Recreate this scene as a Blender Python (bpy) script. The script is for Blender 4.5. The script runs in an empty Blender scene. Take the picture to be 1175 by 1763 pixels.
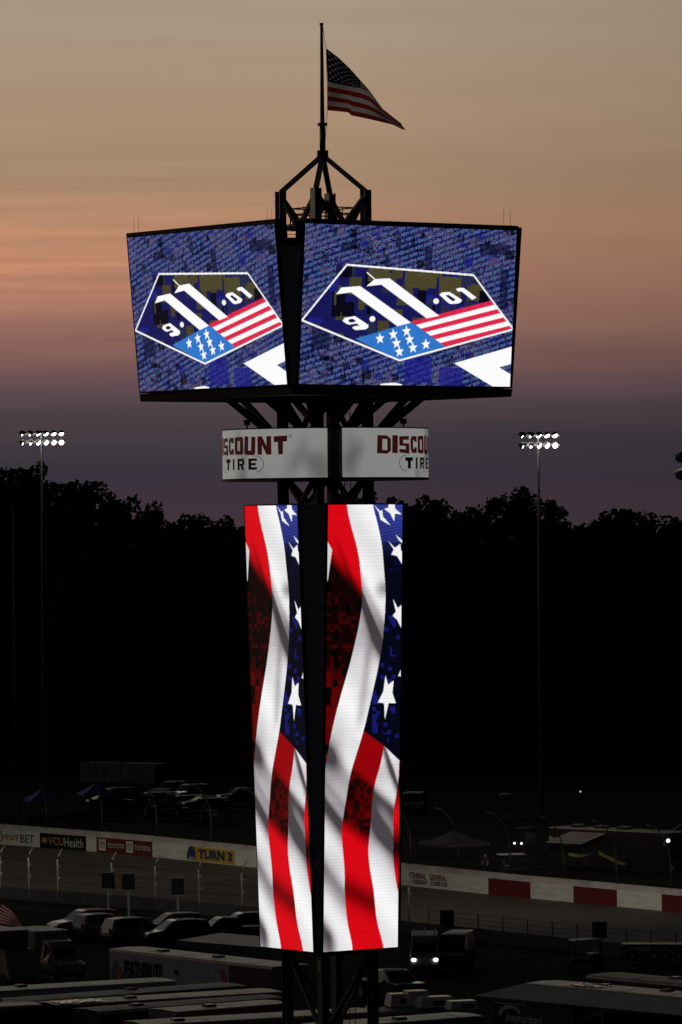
import bpy, math, random
import numpy as np
from mathutils import Vector, Matrix
S = bpy.context.scene
COL = S.collection
R = math.radians
# ------------------------------------------------------------------ camera
F, CX, CY, YH, RHO, H = 8750.0, 587.5, 881.5, 920.0, 0.009, 29.0
PIT = math.atan((YH - CY) / F)
FW = Vector((0, math.cos(PIT), math.sin(PIT)))
ZP = Vector((0, -math.sin(PIT), math.cos(PIT)))
XR = Vector((1, 0, 0))
RV = XR * math.cos(RHO) - ZP * math.sin(RHO)
UV_ = ZP * math.cos(RHO) + XR * math.sin(RHO)
EYE = Vector((0, 0, H))
cam_d = bpy.data.cameras.new('camera')
cam = bpy.data.objects.new('camera', cam_d)
COL.objects.link(cam)
cam_d.sensor_fit = 'VERTICAL'
cam_d.sensor_height = 36.0
cam_d.lens = 36.0 * F / 1763.0
cam_d.clip_start = 1.0
cam_d.clip_end = 9000.0
M3 = Matrix((RV, UV_, -FW)).transposed()
cam.matrix_world = Matrix.Translation(EYE) @ M3.to_4x4()
S.camera = cam
# ------------------------------------------------------------------ view and sky
S.view_settings.view_transform = 'Standard'
S.view_settings.look = 'None'
S.view_settings.exposure = 0.0
S.view_settings.gamma = 1.0


def lin(c):
    c = c / 255.0
    return c / 12.92 if c <= 0.04045 else ((c + 0.055) / 1.055) ** 2.4


def srgb(r, g, b):
    return (lin(r), lin(g), lin(b), 1.0)


W = bpy.data.worlds.new("World")
S.world = W
W.use_nodes = True
nt = W.node_tree
for n in list(nt.nodes):
    nt.nodes.remove(n)


def N(t, kind, **kw):
    n = t.nodes.new(kind)
    for k, v in kw.items():
        setattr(n, k, v)
    return n


def L(t, a, b):
    t.links.new(a, b)


def math_node(t, op, a, b=None, clamp=False):
    n = N(t, 'ShaderNodeMath', operation=op, use_clamp=clamp)
    for i, v in enumerate((a, b)):
        if v is None:
            continue
        if isinstance(v, (int, float)):
            n.inputs[i].default_value = v
        else:
            L(t, v, n.inputs[i])
    return n.outputs[0]


def ramp_node(t, fac, stops, interp='LINEAR'):
    n = N(t, 'ShaderNodeValToRGB')
    cr = n.color_ramp
    cr.interpolation = interp
    while len(cr.elements) < len(stops):
        cr.elements.new(0.5)
    for e, (p, c) in zip(cr.elements, stops):
        e.position = p
        e.color = c
    L(t, fac, n.inputs[0])
    return n.outputs[0]


tc = N(nt, 'ShaderNodeTexCoord')
sep = N(nt, 'ShaderNodeSeparateXYZ')
L(nt, tc.outputs['Generated'], sep.inputs[0])
mp = N(nt, 'ShaderNodeMapping')
mp.inputs['Scale'].default_value = (14, 14, 190)
L(nt, tc.outputs['Generated'], mp.inputs[0])
nz = N(nt, 'ShaderNodeTexNoise')
nz.inputs['Scale'].default_value = 1.0
nz.inputs['Detail'].default_value = 2.5
L(nt, mp.outputs[0], nz.inputs['Vector'])
nzc = math_node(nt, 'SUBTRACT', nz.outputs['Fac'], 0.5)
# low band: elevation 0 .. 0.12 (sine), cloud streaks bend the bands a little
zz = math_node(nt, 'ADD', sep.outputs['Z'], math_node(nt, 'MULTIPLY', nzc, 0.006))
fac = math_node(nt, 'DIVIDE', zz, 0.12, clamp=True)


def el(y):  # photograph row -> ramp position
    return math.sin(math.atan((YH - y) / F)) / 0.12


low = ramp_node(nt, fac, [
    (0.0, srgb(66, 53, 60)), (el(865), srgb(62, 51, 60)), (el(815), srgb(54, 50, 61)),
    (el(760), srgb(59, 55, 63)), (el(705), srgb(74, 64, 70)), (el(675), srgb(86, 71, 78)), (el(640), srgb(109, 81, 82)),
    (el(570), srgb(137, 100, 91)), (el(480), srgb(159, 116, 97)), (el(400), srgb(170, 128, 102)),
    (el(300), srgb(161, 133, 107)), (el(180), srgb(169, 142, 117)), (el(60), srgb(167, 148, 127)),
    (el(-60), srgb(165, 149, 132)), (1.0, srgb(150, 145, 132))])
# the sky dims a little away from the sunset's azimuth
azd = math_node(nt, 'SUBTRACT', 1.0, math_node(nt, 'MULTIPLY', math_node(nt, 'MULTIPLY', sep.outputs['X'], 2.6, clamp=True), 1.0))
# sunset glow: pink orange streaks low on the left
gx = math_node(nt, 'ADD', math_node(nt, 'MULTIPLY', sep.outputs['X'], -11.0), 0.30, clamp=True)
gz = math_node(nt, 'SUBTRACT', sep.outputs['Z'], (YH - 440) / F)
gz = math_node(nt, 'DIVIDE', gz, 0.013)
gz = math_node(nt, 'MULTIPLY', gz, gz)
gz = math_node(nt, 'DIVIDE', 1.0, math_node(nt, 'ADD', gz, 1.0))
gz = math_node(nt, 'POWER', gz, 2.2)
mp2 = N(nt, 'ShaderNodeMapping')
mp2.inputs['Scale'].default_value = (10, 10, 330)
L(nt, tc.outputs['Generated'], mp2.inputs[0])
nz2 = N(nt, 'ShaderNodeTexNoise')
nz2.inputs['Scale'].default_value = 1.0
nz2.inputs['Detail'].default_value = 2.0
L(nt, mp2.outputs[0], nz2.inputs['Vector'])
st = math_node(nt, 'MULTIPLY', math_node(nt, 'SUBTRACT', nz2.outputs['Fac'], 0.36), 3.0, clamp=True)
glow = math_node(nt, 'MULTIPLY', math_node(nt, 'MULTIPLY', gx, gz), math_node(nt, 'ADD', math_node(nt, 'MULTIPLY', st, 0.8), 0.35))
addg = N(nt, 'ShaderNodeMix', data_type='RGBA', blend_type='ADD')
L(nt, math_node(nt, 'MULTIPLY', glow, 1.35), addg.inputs[0])
L(nt, low, addg.inputs[6])
addg.inputs[7].default_value = (0.22, 0.075, 0.035, 1)
# streak contrast
mulc = N(nt, 'ShaderNodeMix', data_type='RGBA', blend_type='MULTIPLY')
mulc.inputs[0].default_value = 1.0
L(nt, addg.outputs[2], mulc.inputs[6])
sc = math_node(nt, 'ADD', math_node(nt, 'MULTIPLY', nzc, 0.11), 1.0)
sc2 = math_node(nt, 'ADD', math_node(nt, 'MULTIPLY', math_node(nt, 'SUBTRACT', nz2.outputs['Fac'], 0.5), 0.07), 0.0)
L(nt, math_node(nt, 'MULTIPLY', math_node(nt, 'ADD', sc, sc2), azd), mulc.inputs[7])
# high dome: falls to a dim grey overhead, and the sky opposite the sunset is dark
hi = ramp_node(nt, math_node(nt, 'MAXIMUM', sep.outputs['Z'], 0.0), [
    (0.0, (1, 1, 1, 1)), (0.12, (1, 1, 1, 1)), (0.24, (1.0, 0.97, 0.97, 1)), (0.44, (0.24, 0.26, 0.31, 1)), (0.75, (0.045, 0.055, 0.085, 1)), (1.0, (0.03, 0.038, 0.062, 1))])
west = N(nt, 'ShaderNodeMapRange', interpolation_type='SMOOTHSTEP')
west.inputs['From Min'].default_value = -0.6
west.inputs['From Max'].default_value = 0.9
west.inputs['To Min'].default_value = 0.0
west.inputs['To Max'].default_value = 1.0
L(nt, sep.outputs['Y'], west.inputs['Value'])
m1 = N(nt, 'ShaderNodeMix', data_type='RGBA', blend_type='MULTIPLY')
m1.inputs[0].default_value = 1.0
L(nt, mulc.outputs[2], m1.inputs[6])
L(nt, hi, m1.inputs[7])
m2 = N(nt, 'ShaderNodeMix', data_type='RGBA', blend_type='MULTIPLY')
m2.inputs[0].default_value = 1.0
L(nt, m1.outputs[2], m2.inputs[6])
wt = N(nt, 'ShaderNodeMix', data_type='RGBA')
L(nt, west.outputs[0], wt.inputs[0])
wt.inputs[6].default_value = (0.040, 0.052, 0.085, 1)
wt.inputs[7].default_value = (1, 1, 1, 1)
L(nt, wt.outputs[2], m2.inputs[7])
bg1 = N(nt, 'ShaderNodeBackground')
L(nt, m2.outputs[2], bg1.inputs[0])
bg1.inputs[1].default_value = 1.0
sky = N(nt, 'ShaderNodeTexSky', sky_type='NISHITA')
sky.sun_disc = False
sky.sun_elevation = R(-3.0)
sky.sun_rotation = R(0)
bg2 = N(nt, 'ShaderNodeBackground')
L(nt, sky.outputs[0], bg2.inputs[0])
bg2.inputs[1].default_value = 0.012
ads = N(nt, 'ShaderNodeAddShader')
L(nt, bg1.outputs[0], ads.inputs[0])
L(nt, bg2.outputs[0], ads.inputs[1])
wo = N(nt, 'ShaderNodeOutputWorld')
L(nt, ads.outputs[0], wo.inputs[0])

# ------------------------------------------------------------------ projection helpers (photograph pixel -> place in the world)


def ray(px, py):
    return (FW * F + RV * (px - CX) - UV_ * (py - CY)) / F


def at(px, py, d):
    """point at forward distance d (metres along +Y)"""
    r = ray(px, py)
    return EYE + r * (d / r.y)


def on(px, py, z=0.0):
    """point where the view ray meets height z"""
    r = ray(px, py)
    return EYE + r * ((z - H) / r.z)


# ------------------------------------------------------------------ materials
MATS = {}


def mat(name, col, rough=0.6, metal=0.0, var=0.15, scale=3.0, bump=0.0, spec=0.5, coat=0.0, stretch=(1, 1, 1)):
    if name in MATS:
        return MATS[name]
    m = bpy.data.materials.new(name)
    m.use_nodes = True
    t = m.node_tree
    b = t.nodes['Principled BSDF']
    b.inputs['Roughness'].default_value = rough
    b.inputs['Metallic'].default_value = metal
    b.inputs['Specular IOR Level'].default_value = spec
    b.inputs['Coat Weight'].default_value = coat
    tcn = N(t, 'ShaderNodeTexCoord')
    mpn = N(t, 'ShaderNodeMapping')
    mpn.inputs['Scale'].default_value = stretch
    L(t, tcn.outputs['Object'], mpn.inputs[0])
    no = N(t, 'ShaderNodeTexNoise')
    no.inputs['Scale'].default_value = scale
    no.inputs['Detail'].default_value = 5
    L(t, mpn.outputs[0], no.inputs['Vector'])
    lo = tuple(c * (1 - var) for c in col[:3]) + (1,)
    hi_ = tuple(min(1, c * (1 + var)) for c in col[:3]) + (1,)
    c = ramp_node(t, no.outputs['Fac'], [(0.3, lo), (0.7, hi_)])
    L(t, c, b.inputs['Base Color'])
    rr = math_node(t, 'ADD', math_node(t, 'MULTIPLY', no.outputs['Fac'], 0.2), rough - 0.1, clamp=True)
    L(t, rr, b.inputs['Roughness'])
    if bump:
        bn = N(t, 'ShaderNodeBump')
        bn.inputs['Strength'].default_value = bump
        bn.inputs['Distance'].default_value = 0.02
        L(t, no.outputs['Fac'], bn.inputs['Height'])
        L(t, bn.outputs[0], b.inputs['Normal'])
    MATS[name] = m
    return m


def emit(name, col, strength):
    if name in MATS:
        return MATS[name]
    m = bpy.data.materials.new(name)
    m.use_nodes = True
    b = m.node_tree.nodes['Principled BSDF']
    b.inputs['Base Color'].default_value = (0.8, 0.8, 0.8, 1)
    b.inputs['Emission Color'].default_value = col
    b.inputs['Emission Strength'].default_value = strength
    MATS[name] = m
    return m


def attr_mat(name, glow_strength=None, translucent=False):
    """colours come from the mesh attribute 'pix' (the picture the LEDs show, or the dyed cloth)"""
    m = bpy.data.materials.new(name)
    m.use_nodes = True
    t = m.node_tree
    b = t.nodes['Principled BSDF']
    a = N(t, 'ShaderNodeAttribute', attribute_name='pix')
    if glow_strength:
        b.inputs['Base Color'].default_value = (0.012, 0.012, 0.013, 1)
        b.inputs['Roughness'].default_value = 0.55
        L(t, a.outputs['Color'], b.inputs['Emission Color'])
        b.inputs['Emission Strength'].default_value = glow_strength
    else:
        L(t, a.outputs['Color'], b.inputs['Base Color'])
        b.inputs['Roughness'].default_value = 0.85
        tr = N(t, 'ShaderNodeBsdfTranslucent')
        L(t, a.outputs['Color'], tr.inputs[0])
        mx = N(t, 'ShaderNodeMixShader')
        mx.inputs[0].default_value = 0.9
        L(t, b.outputs[0], mx.inputs[1])
        L(t, tr.outputs[0], mx.inputs[2])
        L(t, mx.outputs[0], t.nodes['Material Output'].inputs[0])
    return m


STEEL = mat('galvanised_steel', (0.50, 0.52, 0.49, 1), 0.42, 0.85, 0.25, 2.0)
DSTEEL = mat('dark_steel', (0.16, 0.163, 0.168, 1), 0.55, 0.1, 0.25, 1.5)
BLACKP = mat('black_panel', (0.02, 0.021, 0.025, 1), 0.5, 0, 0.3, 1.0)
CORNER = mat('corner_cladding', (0.62, 0.63, 0.68, 1), 0.5, 0.0, 0.3, 0.8, stretch=(1, 1, 6))
WHITEP = mat('white_paint', (0.62, 0.62, 0.6, 1), 0.35, 0, 0.08, 1.2, coat=0.3)
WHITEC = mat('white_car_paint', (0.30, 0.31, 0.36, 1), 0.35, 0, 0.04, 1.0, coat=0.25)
SILVER = mat('silver_car_paint', (0.18, 0.19, 0.21, 1), 0.32, 0.4, 0.06, 1.0, coat=0.6)
BLACKC = mat('black_car_paint', (0.012, 0.012, 0.014, 1), 0.2, 0, 0.1, 1.0, coat=0.8)
REDC = mat('red_car_paint', (0.16, 0.02, 0.015, 1), 0.25, 0, 0.1, 1.0, coat=0.8)
NAVYC = mat('navy_car_paint', (0.015, 0.02, 0.05, 1), 0.25, 0, 0.1, 1.0, coat=0.8)
GREYC = mat('grey_car_paint', (0.05, 0.053, 0.06, 1), 0.32, 0.2, 0.1, 1.0, coat=0.3)
GLASS = mat('dark_glass', (0.01, 0.011, 0.013, 1), 0.08, 0, 0.2, 1.0, spec=0.7)
TYRE = mat('tyre_rubber', (0.018, 0.018, 0.018, 1), 0.8, 0, 0.2, 8.0)
RIM = mat('wheel_rim', (0.35, 0.35, 0.36, 1), 0.35, 0.6, 0.1, 4.0)
CHROME = mat('headlamp_glass', (0.6, 0.6, 0.6, 1), 0.12, 0.7, 0.1, 4.0)
TAILR = mat('tail_lamp_red', (0.25, 0.01, 0.01, 1), 0.2, 0, 0.1, 4.0)
LAMPON = emit('lit_headlamp', (1.0, 0.95, 0.82, 1), 2.5)
LENS = emit('floodlight_lens', (1.0, 0.93, 0.83, 1), 9.0)
ROOFT = mat('trailer_roof', (0.30, 0.20, 0.155, 1), 0.36, 0.1, 0.42, 0.8, 0.5, stretch=(0.6, 3, 1))  # strong colour noise stands in for broken glare and dark bands
ROOFD = mat('dark_trailer_roof', (0.07, 0.07, 0.078, 1), 0.5, 0.1, 0.2, 0.9, 0.2, stretch=(0.6, 3, 1))
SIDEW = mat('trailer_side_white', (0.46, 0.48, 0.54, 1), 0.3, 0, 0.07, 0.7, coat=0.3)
SIDEG = mat('trailer_side_grey', (0.19, 0.2, 0.23, 1), 0.35, 0, 0.12, 0.7, coat=0.2)
SIDEK = mat('trailer_side_black', (0.02, 0.018, 0.02, 1), 0.35, 0, 0.25, 0.7, coat=0.2)
SIDEN = mat('trailer_side_navy', (0.018, 0.024, 0.06, 1), 0.35, 0, 0.2, 0.7, coat=0.2)
REDP = mat('red_paint', (0.115, 0.010, 0.012, 1), 0.4, 0, 0.12, 1.5)
REDG = mat('red_graphic', (0.3, 0.022, 0.02, 1), 0.4, 0, 0.3, 1.0)
YELP = mat('yellow_paint', (0.50, 0.31, 0.02, 1), 0.45, 0, 0.1, 1.5)
GOLDP = mat('gold_paint', (0.34, 0.20, 0.04, 1), 0.45, 0, 0.1, 1.5)
BLKP = mat('black_paint', (0.008, 0.008, 0.008, 1), 0.8, 0, 0.1, 1.5, spec=.15)
BLUEP = mat('blue_paint', (0.02, 0.035, 0.12, 1), 0.45, 0, 0.1, 1.5)
GREYT = mat('grey_lettering', (0.6, 0.6, 0.6, 1), 0.5, 0, 0.1, 1.5)
BARR = mat('barrier_white', (0.64, 0.62, 0.54, 1), 0.5, 0, 0.16, 0.7, 0.1, stretch=(1, 1, 5))
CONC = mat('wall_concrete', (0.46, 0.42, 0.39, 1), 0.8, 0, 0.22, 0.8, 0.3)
CONCD = mat('shaded_wall_concrete', (0.09, 0.086, 0.08, 1), 0.85, 0, 0.3, 0.8, 0.3)  # unlit look of the inner wall put into a darker concrete tone
ASPH = mat('asphalt', (0.010, 0.010, 0.0108, 1), 1.0, 0, 0.3, 0.25, 0.4, spec=.05)
TRACKM = mat('racing_asphalt', (0.095, 0.072, 0.054, 1), 0.7, 0, 0.22, 0.12, 0.25)
GRASSM = mat('grass', (0.022, 0.026, 0.012, 1), 1.0, 0, 0.4, 0.5, 0.5, spec=.05)
LINEW = mat('line_paint', (0.7, 0.7, 0.66, 1), 0.7, 0, 0.2, 2.0)
LEAF = mat('tree_foliage', (0.075, 0.085, 0.045, 1), 0.8, 0, 0.5, 0.35, spec=0.1)
LEAF2 = mat('tree_foliage_deep', (0.055, 0.07, 0.04, 1), 0.8, 0, 0.5, 0.35, spec=0.1)
BARK = mat('bark', (0.06, 0.045, 0.035, 1), 0.9, 0, 0.3, 2.0, 0.4)
BLUECAN = mat('blue_canopy_cloth', (0.07, 0.09, 0.62, 1), 0.7, 0, 0.15, 1.5)
DARKCAN = mat('dark_canopy_cloth', (0.03, 0.025, 0.028, 1), 0.7, 0, 0.2, 1.5)
TANCAN = mat('tan_canopy_cloth', (0.33, 0.27, 0.27, 1), 0.7, 0, 0.2, 1.5, stretch=(1, 6, 1))
CARTR = mat('cart_roof', (0.5, 0.46, 0.42, 1), 0.4, 0, 0.1, 1.5)
NET = mat('fence_cable', (0.07, 0.068, 0.06, 1), 0.45, 0.6, 0.2, 2.0)
POSTW = mat('fence_post', (0.42, 0.41, 0.38, 1), 0.4, 0.4, 0.2, 2.0)
POSTD = mat('dark_fence_post', (0.03, 0.027, 0.023, 1), 0.55, 0.3, 0.2, 2.0)  # even dark tone, set low because the beam strikes these posts
SKIN = mat('skin', (0.4, 0.26, 0.2, 1), 0.6, 0, 0.1, 5)
SHIRT = mat('grey_shirt', (0.3, 0.3, 0.32, 1), 0.8, 0, 0.2, 5)
DARKCL = mat('dark_clothes', (0.02, 0.02, 0.025, 1), 0.85, 0, 0.2, 5)
HAIR = mat('dark_hair', (0.02, 0.015, 0.01, 1), 0.7, 0, 0.2, 8)

# ------------------------------------------------------------------ object helpers


def tag(o, label=None, cat=None, group=None, kind=None):
    if label:
        o['label'] = label
    if cat:
        o['category'] = cat
    if group:
        o['group'] = group
    if kind:
        o['kind'] = kind
    return o


def empty(name, loc, label=None, cat=None, group=None, rz=0.0):
    o = bpy.data.objects.new(name, None)
    COL.objects.link(o)
    o.location = loc
    o.rotation_euler = (0, 0, rz)
    o.empty_display_size = 0.5
    return tag(o, label, cat, group)


class MB:
    def __init__(self):
        self.v, self.f, self.mi, self.mats = [], [], [], []

    def _m(self, m):
        if m is None:
            return 0
        if m not in self.mats:
            self.mats.append(m)
        return self.mats.index(m)

    def add(self, vs, fs, m=None):
        o = len(self.v)
        k = self._m(m)
        self.v += [tuple(p) for p in vs]
        for f in fs:
            self.f.append(tuple(i + o for i in f))
            self.mi.append(k)
        return self

    def hexa(self, p, m=None):
        """p: 8 points, bottom ring 0-3, top ring 4-7"""
        return self.add(p, [(3, 2, 1, 0), (4, 5, 6, 7), (0, 1, 5, 4), (1, 2, 6, 5), (2, 3, 7, 6), (3, 0, 4, 7)], m)

    def box(self, c, s, m=None, rz=0.0):
        cx, cy, cz = c
        hx, hy, hz = s[0] / 2, s[1] / 2, s[2] / 2
        ca, sa = math.cos(rz), math.sin(rz)
        p = []
        for z in (-hz, hz):
            for x, y in ((-hx, -hy), (hx, -hy), (hx, hy), (-hx, hy)):
                p.append((cx + x * ca - y * sa, cy + x * sa + y * ca, cz + z))
        return self.hexa(p, m)

    def beam(self, a, b, w, h=None, m=None, up=(0, 0, 1)):
        a, b = Vector(a), Vector(b)
        h = h or w
        d = (b - a).normalized()
        upv = Vector(up)
        if abs(d.dot(upv)) > 0.98:
            upv = Vector((0, 1, 0))
        s = d.cross(upv).normalized()
        t = s.cross(d).normalized()
        s *= w / 2
        t *= h / 2
        return self.hexa([a - s - t, a + s - t, a + s + t, a - s + t, b - s - t, b + s - t, b + s + t, b - s + t], m)

    def tube(self, pts, r, n=8, m=None, cap=True):
        pts = [Vector(p) for p in pts]
        rs = r if isinstance(r, (list, tuple)) else [r] * len(pts)
        vs, fs = [], []
        for i, p in enumerate(pts):
            d = (pts[min(i + 1, len(pts) - 1)] - pts[max(i - 1, 0)]).normalized()
            ref = Vector((0, 0, 1)) if abs(d.z) < 0.95 else Vector((0, 1, 0))
            s = d.cross(ref).normalized()
            t = s.cross(d)
            for k in range(n):
                a = 2 * math.pi * k / n
                vs.append(p + (s * math.cos(a) + t * math.sin(a)) * rs[i])
        for i in range(len(pts) - 1):
            for k in range(n):
                fs.append((i * n + k, i * n + (k + 1) % n, (i + 1) * n + (k + 1) % n, (i + 1) * n + k))
        if cap:
            fs.append(tuple(range(n))[::-1])
            fs.append(tuple((len(pts) - 1) * n + k for k in range(n)))
        return self.add(vs, fs, m)

    def build(self, name, m=None, parent=None, smooth=False, link=True):
        me = bpy.data.meshes.new(name)
        me.from_pydata(self.v, [], self.f)
        mats = self.mats if self.mats else []
        if m is not None and not mats:
            mats = [m]
        for q in mats:
            me.materials.append(q)
        if len(mats) > 1:
            me.polygons.foreach_set('material_index', self.mi)
        if smooth:
            me.polygons.foreach_set('use_smooth', [True] * len(me.polygons))
        me.update()
        o = bpy.data.objects.new(name, me)
        if link:
            COL.objects.link(o)
        if parent is not None:
            o.parent = parent
        return o


def copy_tree(o, parent=None):
    c = o.copy()
    COL.objects.link(c)
    if parent is not None:
        c.parent = parent
    for ch in [k for k in bpy.data.objects if k.parent == o]:
        copy_tree(ch, c)
    return c


TEXT = {}


def text_shape(s, bold=0.0, shear=0.0, space=1.0):
    """flat letter outlines as (verts, faces) scaled to a 0..1 box"""
    key = (s, bold, shear, space)
    if key in TEXT:
        return TEXT[key]
    cu = bpy.data.curves.new('lettering', 'FONT')
    cu.body = s
    cu.offset = bold
    cu.shear = shear
    cu.space_character = space
    cu.resolution_u = 3
    ob = bpy.data.objects.new('lettering', cu)
    COL.objects.link(ob)
    bpy.context.view_layer.update()
    me = bpy.data.meshes.new_from_object(ob.evaluated_get(bpy.context.evaluated_depsgraph_get()))
    vs = [v.co.copy() for v in me.vertices]
    fs = [tuple(p.vertices) for p in me.polygons]
    bpy.data.objects.remove(ob)
    bpy.data.meshes.remove(me)
    bpy.data.curves.remove(cu)
    x0, x1 = min(v.x for v in vs), max(v.x for v in vs)
    y0, y1 = min(v.y for v in vs), max(v.y for v in vs)
    vs = [((v.x - x0) / (x1 - x0), (v.y - y0) / (y1 - y0)) for v in vs]
    TEXT[key] = (vs, fs)
    return TEXT[key]


def put_text(mb, s, fmap, box, m, bold=0.0, shear=0.0, space=1.0):
    """fmap(u, v) -> point; box = (u0, v0, u1, v1)"""
    vs, fs = text_shape(s, bold, shear, space)
    u0, v0, u1, v1 = box
    mb.add([fmap(u0 + x * (u1 - u0), v0 + y * (v1 - v0)) for x, y in vs], fs, m)


def put_poly(mb, pts, fmap, m):
    mb.add([fmap(u, v) for u, v in pts], [tuple(range(len(pts)))], m)


# ------------------------------------------------------------------ picture raster for LED screens and flags


def inside(poly, X, Y):
    r = np.zeros(X.shape, bool)
    n = len(poly)
    for i in range(n):
        x1, y1 = poly[i]
        x2, y2 = poly[(i + 1) % n]
        if y1 == y2:
            continue
        c = ((y1 > Y) != (y2 > Y)) & (X < (x2 - x1) * (Y - y1) / (y2 - y1) + x1)
        r ^= c
    return r


def L3(r, g, b):
    return np.array([lin(r), lin(g), lin(b)])


def homography(src, dst):
    A = []
    for (x, y), (u, v) in zip(src, dst):
        A.append([x, y, 1, 0, 0, 0, -u * x, -u * y, -u])
        A.append([0, 0, 0, x, y, 1, -v * x, -v * y, -v])
    _, _, vt = np.linalg.svd(np.array(A, float))
    h = vt[-1].reshape(3, 3)

    def f(p):
        q = h @ np.array([p[0], p[1], 1.0])
        return (q[0] / q[2], q[1] / q[2])
    return f


def down2(img):
    return (img[0::2, 0::2] + img[1::2, 0::2] + img[0::2, 1::2] + img[1::2, 1::2]) / 4


def pixel_mesh(name, img, w, h):
    """img rows from top; a w x h sheet of LED cells in the local XZ plane, facing -Y"""
    nr, nc = img.shape[:2]
    xs = np.linspace(-w / 2, w / 2, nc + 1)
    zs = np.linspace(h, 0, nr + 1)
    vx, vz = np.meshgrid(xs, zs)
    co = np.stack([vx, np.zeros_like(vx), vz], -1).reshape(-1, 3)
    i = np.arange(nr * nc)
    r_, c_ = i // nc, i % nc
    a = r_ * (nc + 1) + c_
    faces = np.stack([a + nc + 1, a + nc + 2, a + 1, a], 1)
    return grid_mesh(name, co, faces, img.reshape(-1, 3))


def grid_mesh(name, co, faces, cols):
    me = bpy.data.meshes.new(name)
    n = len(faces)
    me.vertices.add(len(co))
    me.vertices.foreach_set('co', np.ascontiguousarray(co, np.float32).ravel())
    me.loops.add(4 * n)
    me.loops.foreach_set('vertex_index', np.ascontiguousarray(faces, np.int32).ravel())
    me.polygons.add(n)
    me.polygons.foreach_set('loop_start', np.arange(0, 4 * n, 4, dtype=np.int32))
    me.polygons.foreach_set('loop_total', np.full(n, 4, np.int32))
    me.update(calc_edges=True)
    at_ = me.attributes.new('pix', 'FLOAT_COLOR', 'CORNER')
    c4 = np.ones((n, 4, 4), np.float32)
    c4[:, :, :3] = cols[:, None, :]
    at_.data.foreach_set('color', c4.ravel())
    return me


def star_poly(cx, cy, r, rot=0.0, sx=1.0, sy=1.0):
    out = []
    for k in range(10):
        a = math.pi / 2 + rot + k * math.pi / 5
        q = r if k % 2 == 0 else r * 0.42
        out.append((cx + math.cos(a) * q * sx, cy - math.sin(a) * q * sy))
    return out


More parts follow.
